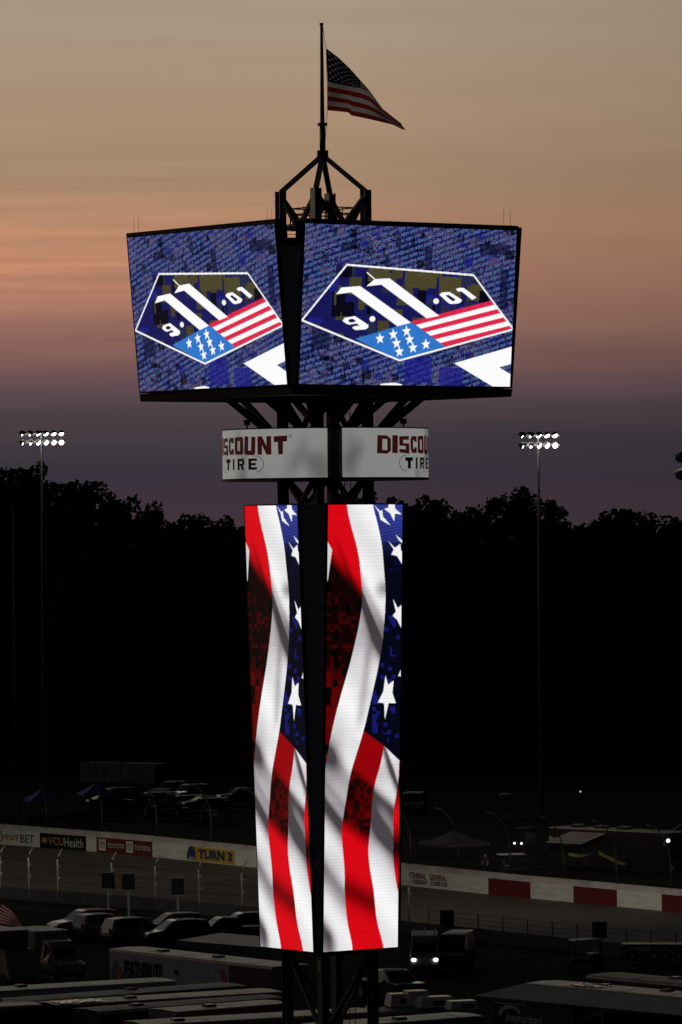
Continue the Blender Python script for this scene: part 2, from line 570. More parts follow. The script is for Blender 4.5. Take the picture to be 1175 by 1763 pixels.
def upper_picture(nc=400, nr=240):
    rng = np.random.default_rng(5)
    nc2, nr2 = nc * 2, nr * 2
    hm = homography([(525, 385), (891, 396), (878, 666), (515.6, 661)], [(0, 0), (1, 0), (1, 1), (0, 1)])

    def P(pts):  # points of the zoomed photograph -> picture pixels
        out = []
        for x, y in pts:
            u, v = hm((480 + x * .37447, 370 + y * .37447))
            out.append((u * nc2, v * nr2))
        return out
    Y, X = np.mgrid[0:nr2, 0:nc2].astype(float)
    X += .5
    Y += .5
    # dashed blue weave, at cell resolution then doubled
    yc, xc = np.mgrid[0:nr, 0:nc].astype(float)

    def blocks(n, wr, hr):
        out = []
        for _ in range(n):
            out.append((int(rng.integers(0, nc)), int(rng.integers(0, nr)), int(rng.integers(*wr)), int(rng.integers(*hr)), rng.random()))
        return out
    wob = 1.2 * np.sin(xc * .021 + yc * .013)
    ph = (yc + 0.30 * xc + wob) / 9.0
    rowi = np.floor(ph)
    jit = np.sin(rowi * 12.9898) * 43758.5453
    jit -= np.floor(jit)
    dash = (xc / 17.0 + jit * 3.0) % 1.0
    edge = .50 + .10 * np.sin(xc * 1.3 + rowi * 2.1) + .06 * np.sin(xc * .61 + rowi)
    line = ((ph % 1.0) < edge) & (dash < 0.86)
    t = rng.random((nr, nc))
    img = np.empty((nr, nc, 3))
    img[:] = L3(20, 22, 74)
    g = rng.random((nr, nc, 1))
    img[line] = (L3(74, 86, 142) * (1 - g) + L3(60, 102, 142) * g)[line]
    speck = t > (.90 - .14 * (np.sin(xc * .05 + 1) * np.sin(yc * .06)))
    img[speck] = L3(104, 94, 122)
    img[t < .09] = L3(46, 48, 140)
    img[(t > .5) & (t < .58)] *= 0.4
    img[(t > .12) & (t < .14)] = L3(140, 112, 104)
    img *= (0.7 + 0.6 * rng.random((nr, nc, 1)))
    inner = inside([(x / 2, y / 2) for x, y in P([(312, 231), (896, 277), (1078, 525), (555, 670), (108, 486)])], xc + .5, yc + .5)
    # compression blocks
    for x0, y0, bw, bh, kind in blocks(260, (3, 20), (4, 16)):
        sl = (slice(y0, y0 + bh), slice(x0, x0 + bw))
        if kind < .22:
            img[sl] = img[sl] * 0.35 + L3(26, 26, 118) * 0.65
        elif kind < .52:
            img[sl] *= 0.22
        elif kind < .78:
            img[sl] = img[sl] * .55 + L3(96, 86, 118) * .38 * (0.5 + rng.random(img[sl].shape[:2] + (1,)))
        else:
            img[sl] *= 0.5
    for x0, y0, bw, bh, kind in ((70, 26, 18, 13, 0), (330, 22, 60, 16, 0), (170, 18, 10, 14, 0), (196, 196, 52, 40, 1), (262, 212, 46, 28, 1), (20, 118, 34, 70, 2), (60, 60, 12, 30, 0), (150, 44, 9, 26, 2), (226, 30, 14, 40, 2), (372, 60, 16, 60, 2)):
        sl = (slice(y0, y0 + bh), slice(x0, x0 + bw))
        img[sl] = img[sl] * .25 + (L3(14, 14, 44), L3(26, 24, 130), L3(12, 14, 50), L3(100, 95, 150))[kind] * .75
    # inside the badge: dark navy with large olive and black blocks
    ins = np.empty_like(img)
    ins[:] = L3(24, 24, 88)
    ins *= (0.8 + .4 * rng.random((nr, nc, 1)))
    for x0, y0, bw, bh, kind in blocks(190, (6, 30), (6, 34)):
        c = L3(70, 64, 42) if kind < .36 else L3(9, 9, 24) if kind < .62 else L3(30, 32, 128) if kind < .82 else L3(36, 42, 72)
        q = np.empty_like(ins[y0:y0 + bh, x0:x0 + bw])
        q[:] = c
        q *= (0.7 + .6 * rng.random(q.shape[:2] + (1,)))
        ins[y0:y0 + bh, x0:x0 + bw] = q
    for x0, y0, bw, bh in ((190, 66, 60, 26), (120, 64, 40, 20), (255, 74, 42, 30), (316, 84, 34, 10)):
        ins[y0:y0 + bh, x0:x0 + bw] = L3(76, 70, 44) * (0.7 + .6 * rng.random(ins[y0:y0 + bh, x0:x0 + bw].shape[:2] + (1,)))
    streak = np.sin(yc * 1.9 + .5 * np.sin(xc * .11) * 3)
    ins *= (1 + .18 * streak[..., None])
    img = np.where(inner[..., None], ins, img)
    img = np.repeat(np.repeat(img, 2, 0), 2, 1)
    WH = np.array([1.0, 1.0, 1.0])

    def fill(pts, c, noise=0.0):
        m = inside(pts, X, Y)
        if noise:
            b = rng.random((nr2 // 8 + 1, nc2 // 8 + 1))
            b = np.repeat(np.repeat(b, 8, 0), 8, 1)[:nr2, :nc2]
            img[m] = c * (1 - noise / 2 + noise * b[m])[:, None]
        else:
            img[m] = c

    # stripes
    La, Lb, Ra, Rb = (608, 491), (764, 606), (985, 393), (1077, 529)
    for k in range(7):
        f0, f1 = k / 7, (k + 1) / 7

        def lp(a, b, f):
            return (a[0] + (b[0] - a[0]) * f, a[1] + (b[1] - a[1]) * f)
        fill(P([lp(La, Lb, f0), lp(Ra, Rb, f0), lp(Ra, Rb, f1), lp(La, Lb, f1)]), L3(226, 40, 76) if k % 2 == 0 else WH, .25 if k % 2 == 0 else 0)
    fill(P([(352, 571), (608, 494), (764, 606), (555, 668)]), L3(48, 120, 205), .12)
    for x, y in ((587, 536), (526, 551), (465, 570), (601, 574), (541, 591), (676, 596), (616, 612), (554, 630)):
        c = P([(x, y)])[0]
        fill(star_poly(c[0], c[1], 18, .1, 1.0, 1.0), WH)
    # eleven
    fill(P([(263, 367), (287, 336), (373, 329), (608, 497), (545, 513), (332, 358)]), WH)
    fill(P([(402, 330), (440, 297), (508, 293), (737, 465), (680, 477), (470, 322)]), WH)
    fill(P([(402, 267), (406, 264), (444, 297), (438, 299)]), WH)
    # nine, as a stroked outline
    fill(P([(293, 489), (303, 475), (350, 467), (412, 508), (411, 520), (398, 528), (352, 531), (338, 521), (345, 514), (372, 511), (358, 500), (325, 506), (313, 503)]), WH)
    fill(P([(318, 488), (325, 481), (341, 479), (356, 490), (346, 495), (328, 497)]), L3(18, 18, 66))
    for x, y in ((430, 480), (723, 398)):
        c = P([(x, y)])[0]
        fill([(c[0] + 11 * math.cos(a / 12 * 6.283), c[1] + 8.5 * math.sin(a / 12 * 6.283)) for a in range(12)], WH)
    # zero one
    fill(P([(738, 368), (748, 358), (785, 355), (842, 391), (840, 400), (826, 408), (790, 411), (776, 403)]), WH)
    fill(P([(765, 371), (780, 368), (812, 389), (809, 396), (797, 397)]), L3(18, 18, 66))
    fill(P([(814, 341), (834, 335), (850, 336), (910, 381), (890, 391), (840, 352), (824, 353)]), WH)
    # badge outline
    A = [(312, 231), (896, 277), (1080, 527), (555, 670), (108, 486)]
    for i in range(5):
        p, q = P([A[i]])[0], P([A[(i + 1) % 5]])[0]
        d = np.array([q[0] - p[0], q[1] - p[1]])
        n = np.array([-d[1], d[0]]) / np.hypot(*d) * 2.7
        fill([(p[0] + n[0], p[1] + n[1]), (q[0] + n[0], q[1] + n[1]), (q[0] - n[0], q[1] - n[1]), (p[0] - n[0], p[1] - n[1])], WH)
    # big white glyph cut by the corner
    fill(P([(806, 683), (1085, 603), (1085, 682), (1013, 702), (1085, 745), (1085, 800), (992, 795)]), WH)
    fill(P([(468, 777), (500, 773), (540, 773), (566, 779), (566, 800), (468, 800)]), WH)
    img = down2(img)
    rows = 1 - .10 * (np.arange(nr) % 3 == 0)[:, None, None]
    return img * rows


def lower_picture(nc=116, nr=560):
    rng = np.random.default_rng(9)
    n2c, n2r = nc * 2, nr * 2
    hm = homography([(565, 869), (692, 869), (686, 1632), (557, 1638)], [(0, 0), (1, 0), (1, 1), (0, 1)])

    def P(pts, second=0):
        out = []
        for x, y in pts:
            u, v = hm((400 + x * .27234, 850 + (400 if second else 0) + y * .27234))
            out.append((u, v))
        return out

    def curve(pts):
        pts = sorted(pts, key=lambda p: p[1])
        vs = np.array([p[1] for p in pts])
        us = np.array([p[0] for p in pts])
        v = (np.arange(n2r) + .5) / n2r
        # smooth interpolation
        u = np.interp(v, vs, us)
        k = 25
        up = np.pad(u, k, mode='edge')
        return np.convolve(up, np.ones(2 * k + 1) / (2 * k + 1), 'same')[k:-k]
    b1 = curve(P([(720, 60), (738, 160), (770, 270), (797, 370), (810, 480), (822, 620), (820, 700), (800, 830), (770, 960), (735, 1100), (690, 1250), (650, 1400), (630, 1490)]) + P([(605, 150), (590, 250), (560, 400)], 1))
    b2 = curve(P([(880, 60), (915, 180), (945, 320), (955, 450), (968, 600), (965, 740), (950, 930), (920, 1100), (880, 1280), (845, 1430)]) + P([(830, 25), (775, 200), (745, 300), (710, 520), (690, 640), (695, 720), (712, 900), (712, 1060), (730, 1250), (755, 1350), (768, 1440)], 1))
    b3 = curve(P([(962, 110), (940, 230), (900, 360), (885, 480), (875, 640), (860, 760), (868, 880), (895, 1020), (915, 1230), (945, 1340), (972, 1430)], 1))
    b4 = curve(P([(1058, 200), (1048, 380), (1018, 540), (1020, 700), (1022, 870), (1045, 1030), (1100, 1200)], 1))
    top = P([(832, 20), (962, 118), (1062, 215)], 1)
    v = (np.arange(n2r) + .5) / n2r
    u = (np.arange(n2c) + .5) / n2c
    U, V = np.meshgrid(u, v)
    X, Y = U, V
    diag = np.interp(U, [top[0][0], top[1][0], top[2][0]], [top[0][1], top[1][1], top[2][1]])
    # block noise field
    by, bx = n2r // 10 + 1, n2c // 12 + 1
    bl = np.repeat(np.repeat(rng.random((by, bx)), 10, 0), 12, 1)[:n2r, :n2c]
    bl2 = np.repeat(np.repeat(rng.random((n2r // 24 + 1, n2c // 18 + 1)), 24, 0), 18, 1)[:n2r, :n2c]
    img = np.zeros((n2r, n2c, 3))

    def sm(a, e0, e1):
        t = np.clip((a - e0) / (e1 - e0), 0, 1)
        return t * t * (3 - 2 * t)
    # first red stripe: bright fold above, black crease, blocky dull red below
    crease = P([(605, 395), (822, 640)])
    cl = crease[0][1] + (U - crease[0][0]) * (crease[1][1] - crease[0][1]) / (crease[1][0] - crease[0][0])
    br = 1 - sm(V, cl - .035, cl + .012)
    lowfade = sm(V, .34 + .12 * U, .40 + .14 * U) * (1 - sm(V, .60, .72))
    dull = (0.006 + .085 * lowfade) * (bl2 > .3) + .03 * (bl > .72) * sm(V, cl + .03, cl + .09)
    ridge = 1 - .62 * np.exp(-((V - (.035 + .42 * U)) / .020) ** 2) * sm(U, .02, .3) - .25 * np.exp(-((V - (.09 + .35 * U)) / .02) ** 2)
    red1 = br * ridge * .66 + (1 - br) * dull
    redc = np.stack([red1 * 1.08, red1 * .004, red1 * .012], -1)
    # blue field
    bb = np.clip(1.05 - V / .10 + .6 * (U - .6), 0, 1) * .6 + .4 * (V < .085)
    stripeb = .72 + .28 * np.sin(V * 900 + U * 30)
    blu = np.clip(bb, 0, 1) * stripeb
    patch = ((bl > .92) | ((bl2 > .86) & (bl > .45))) * (V > .10) * (.2 + .8 * (V > .2))
    bluec = blu[..., None] * L3(58, 70, 170) + (1 - np.clip(bb, 0, 1))[..., None] * (L3(6, 8, 24) + patch[..., None] * L3(24, 24, 112) * .8)
    # white cloth with grey folds

    def fold(p, q, w, a, ul=-1, uh_=2, soft=2.6):
        (u0, v0), (u1, v1) = p, q
        d = V - (v0 + (v1 - v0) / (u1 - u0) * (U - u0))
        g_ = a * np.exp(-np.where(d < 0, (d / w) ** 2, (d / (w * soft)) ** 2))
        return g_ * sm(U, ul - .08, ul + .08) * (1 - sm(U, uh_ - .08, uh_ + .08))
    w1, w2 = U < np.repeat(b2[:, None], n2c, 1), U >= np.repeat(b2[:, None], n2c, 1)
    sh1 = fold((.49, .215), (.73, .318), .016, .62, soft=2.2) + fold((.49, .185), (.74, .27), .02, .30, .35, 1, 5.0)
    sh1 += .48 * np.exp(-((V - .19) / .018) ** 2) * sm(U, .58, .76) + .30 * np.exp(-((V - .30) / .055) ** 2)
    sh1 += .26 * np.exp(-((U - (.56 - .7 * (V - .34))) / .06) ** 2) * sm(V, .28, .36) * (1 - sm(V, .47, .52))
    sh1 += fold((.13, .575), (.32, .622), .03, .42, soft=2.4) + .42 * np.exp(-((V - .555) / .05) ** 2) * (1 - sm(U, .08, .34))
    sh1 += fold((.01, .672), (.20, .715), .02, .74, soft=2.0) + fold((.02, .63), (.20, .67), .02, .30, soft=2.0)
    sh1 += fold((.02, .82), (.20, .86), .026, .50, soft=1.8) + .10 * np.exp(-((V - .80) / .03) ** 2)
    sh1 += fold((-.02, .945), (.15, .985), .024, .72, -1, .15, 3.0)
    sh2 = fold((.79, .548), (.96, .629), .013, .68, soft=2.0) + fold((.64, .648), (.92, .692), .018, .70, soft=2.0)
    sh2 += fold((.60, .685), (.92, .775), .030, .72, soft=1.5) + .30 * np.exp(-((V - .742) / .035) ** 2) + .22 * np.exp(-((V - .60) / .03) ** 2)
    sh = np.where(w1, sh1, sh2)
    wv = 1 - np.clip(sh * 1.22, 0, .9)
    tint = np.stack([np.ones_like(wv), .86 + .14 * wv, .95 + .05 * wv], -1)
    grain = 1 + (.5 * rng.random((n2r, n2c)) - .25) * np.clip((1 - wv) * 1.6, 0, 1)
    whitec = (wv * grain * (.92 + .08 * np.sin(V * 38 - U * 9)))[..., None] ** 1.15 * tint * .97
    # second red stripe
    c2 = np.interp(U, [.2, .75], [.585, .655])
    mid = sm(V, c2 - .03, c2 + .004) * (1 - sm(V, c2 + .105, c2 + .15))
    r2 = (1 - mid) * (.68 - .40 * (1 - sm(V, .60, .66)) - .50 * np.exp(-((V - (.872 + .10 * (U - .4))) / .030) ** 2)) + mid * (.05 * (bl > .6) + .03 * (bl2 > .5) + .012)
    r2 = np.clip(r2, 0, 1)
    red2 = np.stack([r2 * 1.05, r2 * .004, r2 * .012], -1)
    B1, B2, B3, B4 = (np.repeat(b[:, None], n2c, 1) for b in (b1, b2, b3, b4))
    img[:] = redc
    m = U > B1
    img[m] = whitec[m]
    m = U > B2
    up_ = m & (V < diag)
    img[up_] = bluec[up_]
    dn = m & (V >= diag)
    img[dn] = red2[dn]
    m = dn & (U > B3)
    img[m] = whitec[m]
    r3 = np.clip(.75 * (.5 + .5 * np.sin(V * 44 + 2.0)), .02, .75)
    m = dn & (U > B4) & (V > .55)
    img[m] = np.stack([r3, r3 * .004, r3 * .012], -1)[m]
    # sliver of white at the left edge
    m = inside(P([(590, 275), (632, 350), (622, 420), (605, 540), (590, 560)]), X, Y)
    img[m] = (whitec * .8)[m]
    # stars, stretched by the waving cloth
    for pts in (
        [(895, 72), (930, 110), (945, 105), (950, 145), (998, 200), (960, 180), (935, 165), (925, 120)],
        [(985, 60), (1020, 60), (1028, 98), (1068, 132), (1025, 128), (1020, 175), (995, 125), (958, 98), (985, 88)],
        [(982, 296), (1025, 340), (1060, 315), (1062, 352), (1078, 380), (1078, 455), (1040, 392), (1003, 382), (1018, 350)],
        [(1030, 258), (1078, 300), (1078, 318), (1048, 290)],
        [(1014, 660), (1045, 718), (1070, 695), (1078, 740), (1070, 850), (1040, 790), (1012, 765), (1033, 740)],
        [(968, 1140), (985, 1200), (1020, 1172), (1012, 1250), (1034, 1315), (988, 1315), (965, 1420), (960, 1315), (920, 1310), (955, 1240)],
        [(1062, 1110), (1080, 1090), (1080, 1150), (1048, 1145)]):
        m = inside(P(pts), X, Y)
        img[m] = np.array([.92, .92, .92])
    img = down2(img)
    rows = 1 - .09 * (np.arange(nr) % 4 == 0)[:, None, None] - .05 * rng.random((nr, 1, 1))
    return np.clip(img * rows, 0.0012, 1)


def flag_picture(nc=150, nr=117):
    img = np.zeros((nr, nc, 3))
    for k in range(13):
        img[k * 9:(k + 1) * 9] = np.array([.55, .04, .045]) if k % 2 == 0 else np.array([.95, .93, .93])
    cw = int(nc * .4)
    img[:63, :cw] = np.array([.012, .016, .055])
    Y, X = np.mgrid[0:nr, 0:nc].astype(float)
    for r_ in range(9):
        n = 6 if r_ % 2 == 0 else 5
        for c in range(n):
            cx = cw * ((2 * c + 1 + (r_ % 2)) / 12)
            cy = 63 * (r_ + 1) / 10
            img[inside(star_poly(cx, cy, 3.1), X + .5, Y + .5)] = np.array([.72, .72, .72])
    return img


FLAGIMG = flag_picture()
CLOTH = attr_mat('flag_cloth')


def flag_sheet(name, fpos):
    nr, nc = FLAGIMG.shape[:2]
    co = np.array([fpos(c / nc, r_ / nr) for r_ in range(nr + 1) for c in range(nc + 1)])
    i = np.arange(nr * nc)
    a = (i // nc) * (nc + 1) + i % nc
    faces = np.stack([a + nc + 1, a + nc + 2, a + 1, a], 1)
    me = grid_mesh(name, co, faces, FLAGIMG.reshape(-1, 3))
    me.materials.append(CLOTH)
    me.polygons.foreach_set('use_smooth', [True] * len(me.polygons))
    o = bpy.data.objects.new(name, me)
    COL.objects.link(o)
    return o


# ================================================================== THE TOWER
TD, TH, TAX = 215.0, 0.624, -0.64
TOW = Vector((TAX, TD, 0))
tower = empty('video_tower', TOW, 'tall steel tower carrying wide badge screens, a round white sign and long flag screens', 'screen tower')
nL = Vector((-math.cos(TH), -math.sin(TH), 0))
nR = Vector((math.sin(TH), -math.cos(TH), 0))
NORM = [nL, nR, -nL, -nR]
TANG = [nR, -nL, -nR, nL]          # to the viewer's right when looking at the face
ZUP = Vector((0, 0, 1))

# four columns
CR = 1.29
cols = []
for i in range(4):
    a, b = NORM[i], NORM[(i + 1) % 4]
    c = (a + b) * CR
    mb = MB()
    s = .175
    # H section: two flanges and a web
    for sg in (-1, 1):
        p = c + a * (sg * (s - .02))
        mb.hexa([p + a * dx + b * dy + ZUP * z for z in (0, 41.6) for dx, dy in ((-.02, -s), (.02, -s), (.02, s), (-.02, s))])
    mb.hexa([c + a * dx + b * dy + ZUP * z for z in (0, 41.55) for dx, dy in ((-s + .04, -.03), (s - .04, -.03), (s - .04, .03), (-s + .04, .03))])
    mb.build('column', DSTEEL, tower)
    mb = MB()
    for sg in (-1, 1):
        p = c + a * (sg * (s - .02))
        mb.hexa([p + a * dx + b * dy + ZUP * z for z in (41.6, 43.55) for dx, dy in ((-.02, -s), (.02, -s), (.02, s), (-.02, s))])
    mb.hexa([c + a * dx + b * dy + ZUP * z for z in (41.6, 43.5) for dx, dy in ((-s + .04, -.03), (s - .04, -.03), (s - .04, .03), (-s + .04, .03))])
    mb.build('lit_column_top', STEEL, tower)  # column top in brighter steel, standing in for the light it catches
    cols.append(c)
# bracing, one mesh per tower side
levels = [0.4, 4.2, 8.0, 11.4, 15.2, 19.0, 22.8, 26.6, 30.25]
for i in range(4):
    c0, c1 = cols[i - 1], cols[i]
    mid = (c0 + c1) / 2

    def bar(a_, b_, w, h=None, m_=DSTEEL):
        MB().beam(a_, b_, w, h or w).build('brace', m_, tower)
    for k in range(len(levels) - 1):
        z0, z1 = levels[k], levels[k + 1]
        if 11.5 < z1 < 27:        # covered by the long screens
            continue
        bar(c0 + ZUP * z1, c1 + ZUP * z1, .16)
        if (k + i) % 2:
            bar(c0 + ZUP * z0, c1 + ZUP * z1, .15)
        else:
            bar(c1 + ZUP * z0, c0 + ZUP * z1, .15)
    for z0, z1 in ((30.35, 31.6), (33.2, 34.9)):
        bar(c0 + ZUP * z1, mid + ZUP * z0, .2, .16)
        bar(c1 + ZUP * z1, mid + ZUP * z0, .2, .16)
    for z in (33.2, 42.0):
        bar(c0 + ZUP * z, c1 + ZUP * z, .18)
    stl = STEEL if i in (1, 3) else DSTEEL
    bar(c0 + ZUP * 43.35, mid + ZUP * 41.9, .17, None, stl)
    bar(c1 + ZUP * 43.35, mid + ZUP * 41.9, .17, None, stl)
    # rafters of the open pyramid on top
    mb = MB()
    mb.beam(cols[i] + ZUP * 43.5, ZUP * 45.05, .2, .2)
    mb.build('rafter', STEEL, tower)
    # outriggers carrying the upper screens
    n, t = NORM[i], TANG[i]
    mb = MB()
    for sg in (-1, 1):
        base = n * CR + t * (sg * CR)
        mb.beam(base + ZUP * 32.85, n * 4.15 + t * (sg * 1.35) + ZUP * 34.8, .2, .24)
        mb.beam(base + ZUP * 33.0, n * 3.0 + t * (sg * 2.9) + ZUP * 34.8, .18, .22)
    mb.build('outrigger', DSTEEL, tower)
# apex block, ladder, rails
mb = MB()
mb.tube([ZUP * 44.85, ZUP * 45.25], .24, 10)
mb.build('apex_block', DSTEEL, tower)
mb = MB()
lx = nR * 0.9 + nL * (-.5)
for sg in (-.16, .16):
    mb.beam(lx + TANG[1] * sg + ZUP * .3, lx + TANG[1] * sg + ZUP * 35.0, .035)
for k in range(115):
    z = .5 + k * .3
    mb.beam(lx + TANG[1] * -.16 + ZUP * z, lx + TANG[1] * .16 + ZUP * z, .025)
mb.build('ladder', STEEL, tower)
mb = MB()
for z in (42.55, 42.8):
    for i in range(4):
        mb.beam((NORM[i] + NORM[i - 1]) * 1.0 + ZUP * z, (NORM[i] + NORM[(i + 1) % 4]) * 1.0 + ZUP * z, .05)
for i in range(4):
    mb.beam((NORM[i] + NORM[i - 1]) * 1.0 + ZUP * 42.0, (NORM[i] + NORM[i - 1]) * 1.0 + ZUP * 42.85, .06)
    mb.beam(NORM[i] * 1.0 + ZUP * 42.0, NORM[i] * 1.0 + ZUP * 42.85, .05)
mb.build('railing', DSTEEL, tower)
# flagpole
mb = MB()
mb.tube([ZUP * 45.2, ZUP * 46.3], .125, 12)
mb.tube([ZUP * 46.3, ZUP * 46.42], .21, 12)
mb.tube([ZUP * 46.42, ZUP * 48.5, ZUP * 50.55], [.095, .08, .06], 12)
mb.tube([ZUP * 50.55, ZUP * 50.65], .085, 10)
mb.build('flagpole', STEEL, tower, True)


def face_frame(i, Rt, Rb, zt, zb):
    """matrix of a tilted screen: local X right, Z up along the screen, -Y outward"""
    n, t = NORM[i], TANG[i]
    up = (n * (Rt - Rb) + ZUP * (zt - zb)).normalized()
    out = t.cross(up)          # right x up = toward the viewer
    m = Matrix((t, -out, up)).transposed().to_4x4()
    m.translation = n * Rb + ZUP * zb
    return m, math.hypot(Rt - Rb, zt - zb)


UW, URT, URB, UZT, UZB = 10.87, 6.34, 5.77, 41.669, 35.143
LW, LRT, LRB, LZT, LZB = 3.856, 2.85, 2.224, 30.238, 11.585
SCREENM = attr_mat('led_picture', 1.0)
upic = upper_picture()
_, uh = face_frame(0, URT, URB, UZT, UZB)
ume = pixel_mesh('upper_led_face', upic, UW, uh)
ume.materials.append(SCREENM)
lpic = lower_picture()
_, lh = face_frame(0, LRT, LRB, LZT, LZB)
lme = pixel_mesh('lower_led_face', lpic, LW, lh)
lme.materials.append(SCREENM)


def cabinet(w, h, bt, bb, bs, depth, lip=.03):
    """black LED cabinet with a raised frame around the lit face"""
    mb = MB()
    mb.box((0, depth / 2 + .02, h / 2 + (bt - bb) / 2), (w + 2 * bs, depth, h + bt + bb))
    mb.box((0, -lip / 2 + .018, h + bt / 2), (w + 2 * bs, lip, bt - .004))
    mb.box((0, -lip / 2 + .018, -bb / 2), (w + 2 * bs, lip, bb - .004))
    for sg in (-1, 1):
        mb.box((sg * (w / 2 + bs / 2), -lip / 2 + .018, h / 2), (bs - .004, lip, h))
    return mb


ucab = cabinet(UW, uh, .2, .06, .06, .55).build('screen_cabinet', BLACKP, None, link=False)
lcab = cabinet(LW, lh, .05, .05, .05, .3).build('screen_cabinet', BLACKP, None, link=False)
for i in range(4):
    for (cab, me, args, what) in ((ucab, ume, (URT, URB, UZT, UZB), 'wide upper screen showing a pentagon badge reading 9.11.01'),
                                  (lcab, lme, (LRT, LRB, LZT, LZB), 'tall narrow lower screen showing a waving flag')):
        m, _ = face_frame(i, *args)
        c = bpy.data.objects.new('screen_cabinet', cab.data)
        COL.objects.link(c)
        c.parent = tower
        c.matrix_local = m
        c['label'] = what
        d = bpy.data.objects.new('led_display', me)
        COL.objects.link(d)
        d.parent = c
bpy.data.objects.remove(ucab)
bpy.data.objects.remove(lcab)
# corner cladding between neighbouring screens
for i in range(4):
    a, b = i, (i + 1) % 4

    def edge(k, sg, Rr, z, w, back):
        return NORM[k] * (Rr - back) + TANG[k] * (sg * w / 2) + ZUP * z
    for (w, rt, rb, zt, zb, f0, f1) in ((UW, URT, URB, UZT, UZB, 0.0, .86), (LW, LRT, LRB, LZT, LZB, 0.0, 1.0)):
        mb = MB()
        p = []
        for f in (f0, f1):
            rr, z = rb + (rt - rb) * f, zb + (zt - zb) * f
            p += [edge(a, 1, rr, z, w + .08, .12), edge(b, -1, rr, z, w + .08, .12), edge(b, -1, rr, z, w + .08, .42), edge(a, 1, rr, z, w + .08, .42)]
        mb.hexa(p)
        mb.build('corner_panel', CORNER, tower)
    # open grille above the upper corner cladding
    mb = MB()
    for k in range(7):
        f = .87 + k * .021
        rr, z = URB + (URT - URB) * f, UZB + (UZT - UZB) * f
        mb.beam(edge(a, 1, rr, z, UW, .2), edge(b, -1, rr, z, UW, .2), .025)
    mb.build('corner_grille', DSTEEL, tower)
# skirt under the upper screens
mb = MB()
q = [(NORM[i] + NORM[i - 1]) for i in range(4)]
mb.hexa([v * 5.62 + ZUP * 34.72 for v in q] + [v * 5.66 + ZUP * 35.05 for v in q])
mb.build('screen_skirt', BLACKP, tower)
mb = MB()
for i in range(4):
    for sg in (-1, 1):
        mb.beam(NORM[i] * CR + TANG[i] * sg * CR + ZUP * 38.5, NORM[i] * 5.6 + TANG[i] * sg * 2.5 + ZUP * 38.5, .15)
mb.build('screen_frame', DSTEEL, tower)
# thin aerials on the upper cabinet corners
for i, sg in ((0, -1), (1, 1), (0, .93), (1, -.93)):
    for dx in (.15, .5):
        mb = MB()
        b = NORM[i] * 6.1 + TANG[i] * (sg * (UW / 2 - dx)) + ZUP * 41.8
        mb.tube([b, b + ZUP * (.75 if abs(sg) == 1 else .5)], .007, 5)
        mb.build('aerial', BLACKP, tower)
# small equipment boxes
mb = MB()
mb.box(tuple(cols[0] + nL * .1 + nR * .25 + ZUP * 10.95), (.42, .3, .42), None, .3)
mb.build('junction_box', mat('grey_box', (.45, .45, .42, 1), .5), tower)
for c, z in ((nL * 3.4 - nR * .9, 33.75), (nR * 2.6 - nL * 2.2, 33.75)):
    mb = MB()
    mb.tube([c + ZUP * (z + .1), c + ZUP * (z - .12)], .14, 8)
    mb.beam(c + ZUP * (z - .5), c + ZUP * z, .07)
    mb.build('work_lamp', DSTEEL, tower)

# ---- round sign
SR, SZ0, SZ1 = 4.35, 31.37, 33.41


def glow_vinyl(name, col, var, strength):  # emission stands in for skylight through the vinyl; noise paints its darker blotches
    m = bpy.data.materials.new(name)
    m.use_nodes = True
    t = m.node_tree
    b = t.nodes['Principled BSDF']
    b.inputs['Base Color'].default_value = (min(.6, col[0] * 2.4), min(.6, col[1] * 1.5), min(.6, col[2] * 1.5), 1)
    b.inputs['Roughness'].default_value = .5
    tcn = N(t, 'ShaderNodeTexCoord')
    mpn = N(t, 'ShaderNodeMapping')
    mpn.inputs['Scale'].default_value = (.62, .62, .34)
    mpn.inputs['Location'].default_value = (.4, 2.2, .3)
    L(t, tcn.outputs['Object'], mpn.inputs[0])
    no = N(t, 'ShaderNodeTexNoise')
    no.inputs['Scale'].default_value = 1.0
    no.inputs['Detail'].default_value = 1.5
    L(t, mpn.outputs[0], no.inputs['Vector'])
    c = ramp_node(t, no.outputs['Fac'], [(.30, tuple(x * (1 - var) for x in col) + (1,)), (.50, tuple(col) + (1,))], 'EASE')
    L(t, c, b.inputs['Emission Color'])
    b.inputs['Emission Strength'].default_value = strength
    return m


SIGNW = glow_vinyl('glow_white_vinyl', (.225, .228, .218), .5, 1.0)
SIGNR = glow_vinyl('glow_red_vinyl', (.028, .004, .0038), .35, 1.0)
SIGNK = mat('sign_black_vinyl', (.012, .012, .014, 1), .5)


def cyl(deg, v, off=0.0):
    a = R(deg)
    return Vector((math.sin(a) * (SR + off), -math.cos(a) * (SR + off), SZ0 + v * (SZ1 - SZ0)))


def arc_panel(a0, a1, v0, v1, off, m, name, parent, thick=.06):
    mb = MB()
    n = max(2, int(abs(a1 - a0) / 2.5))
    vs, fs = [], []
    for k in range(n + 1):
        a = a0 + (a1 - a0) * k / n
        vs += [cyl(a, v0, off), cyl(a, v1, off), cyl(a, v1, off - thick), cyl(a, v0, off - thick)]
    for k in range(n):
        o = 4 * k
        for j in range(4):
            fs.append((o + j, o + 4 + j, o + 4 + (j + 1) % 4, o + (j + 1) % 4))
    fs += [(0, 1, 2, 3), (4 * n + 3, 4 * n + 2, 4 * n + 1, 4 * n)]
    mb.add(vs, fs)
    return mb.build(name, m, parent)


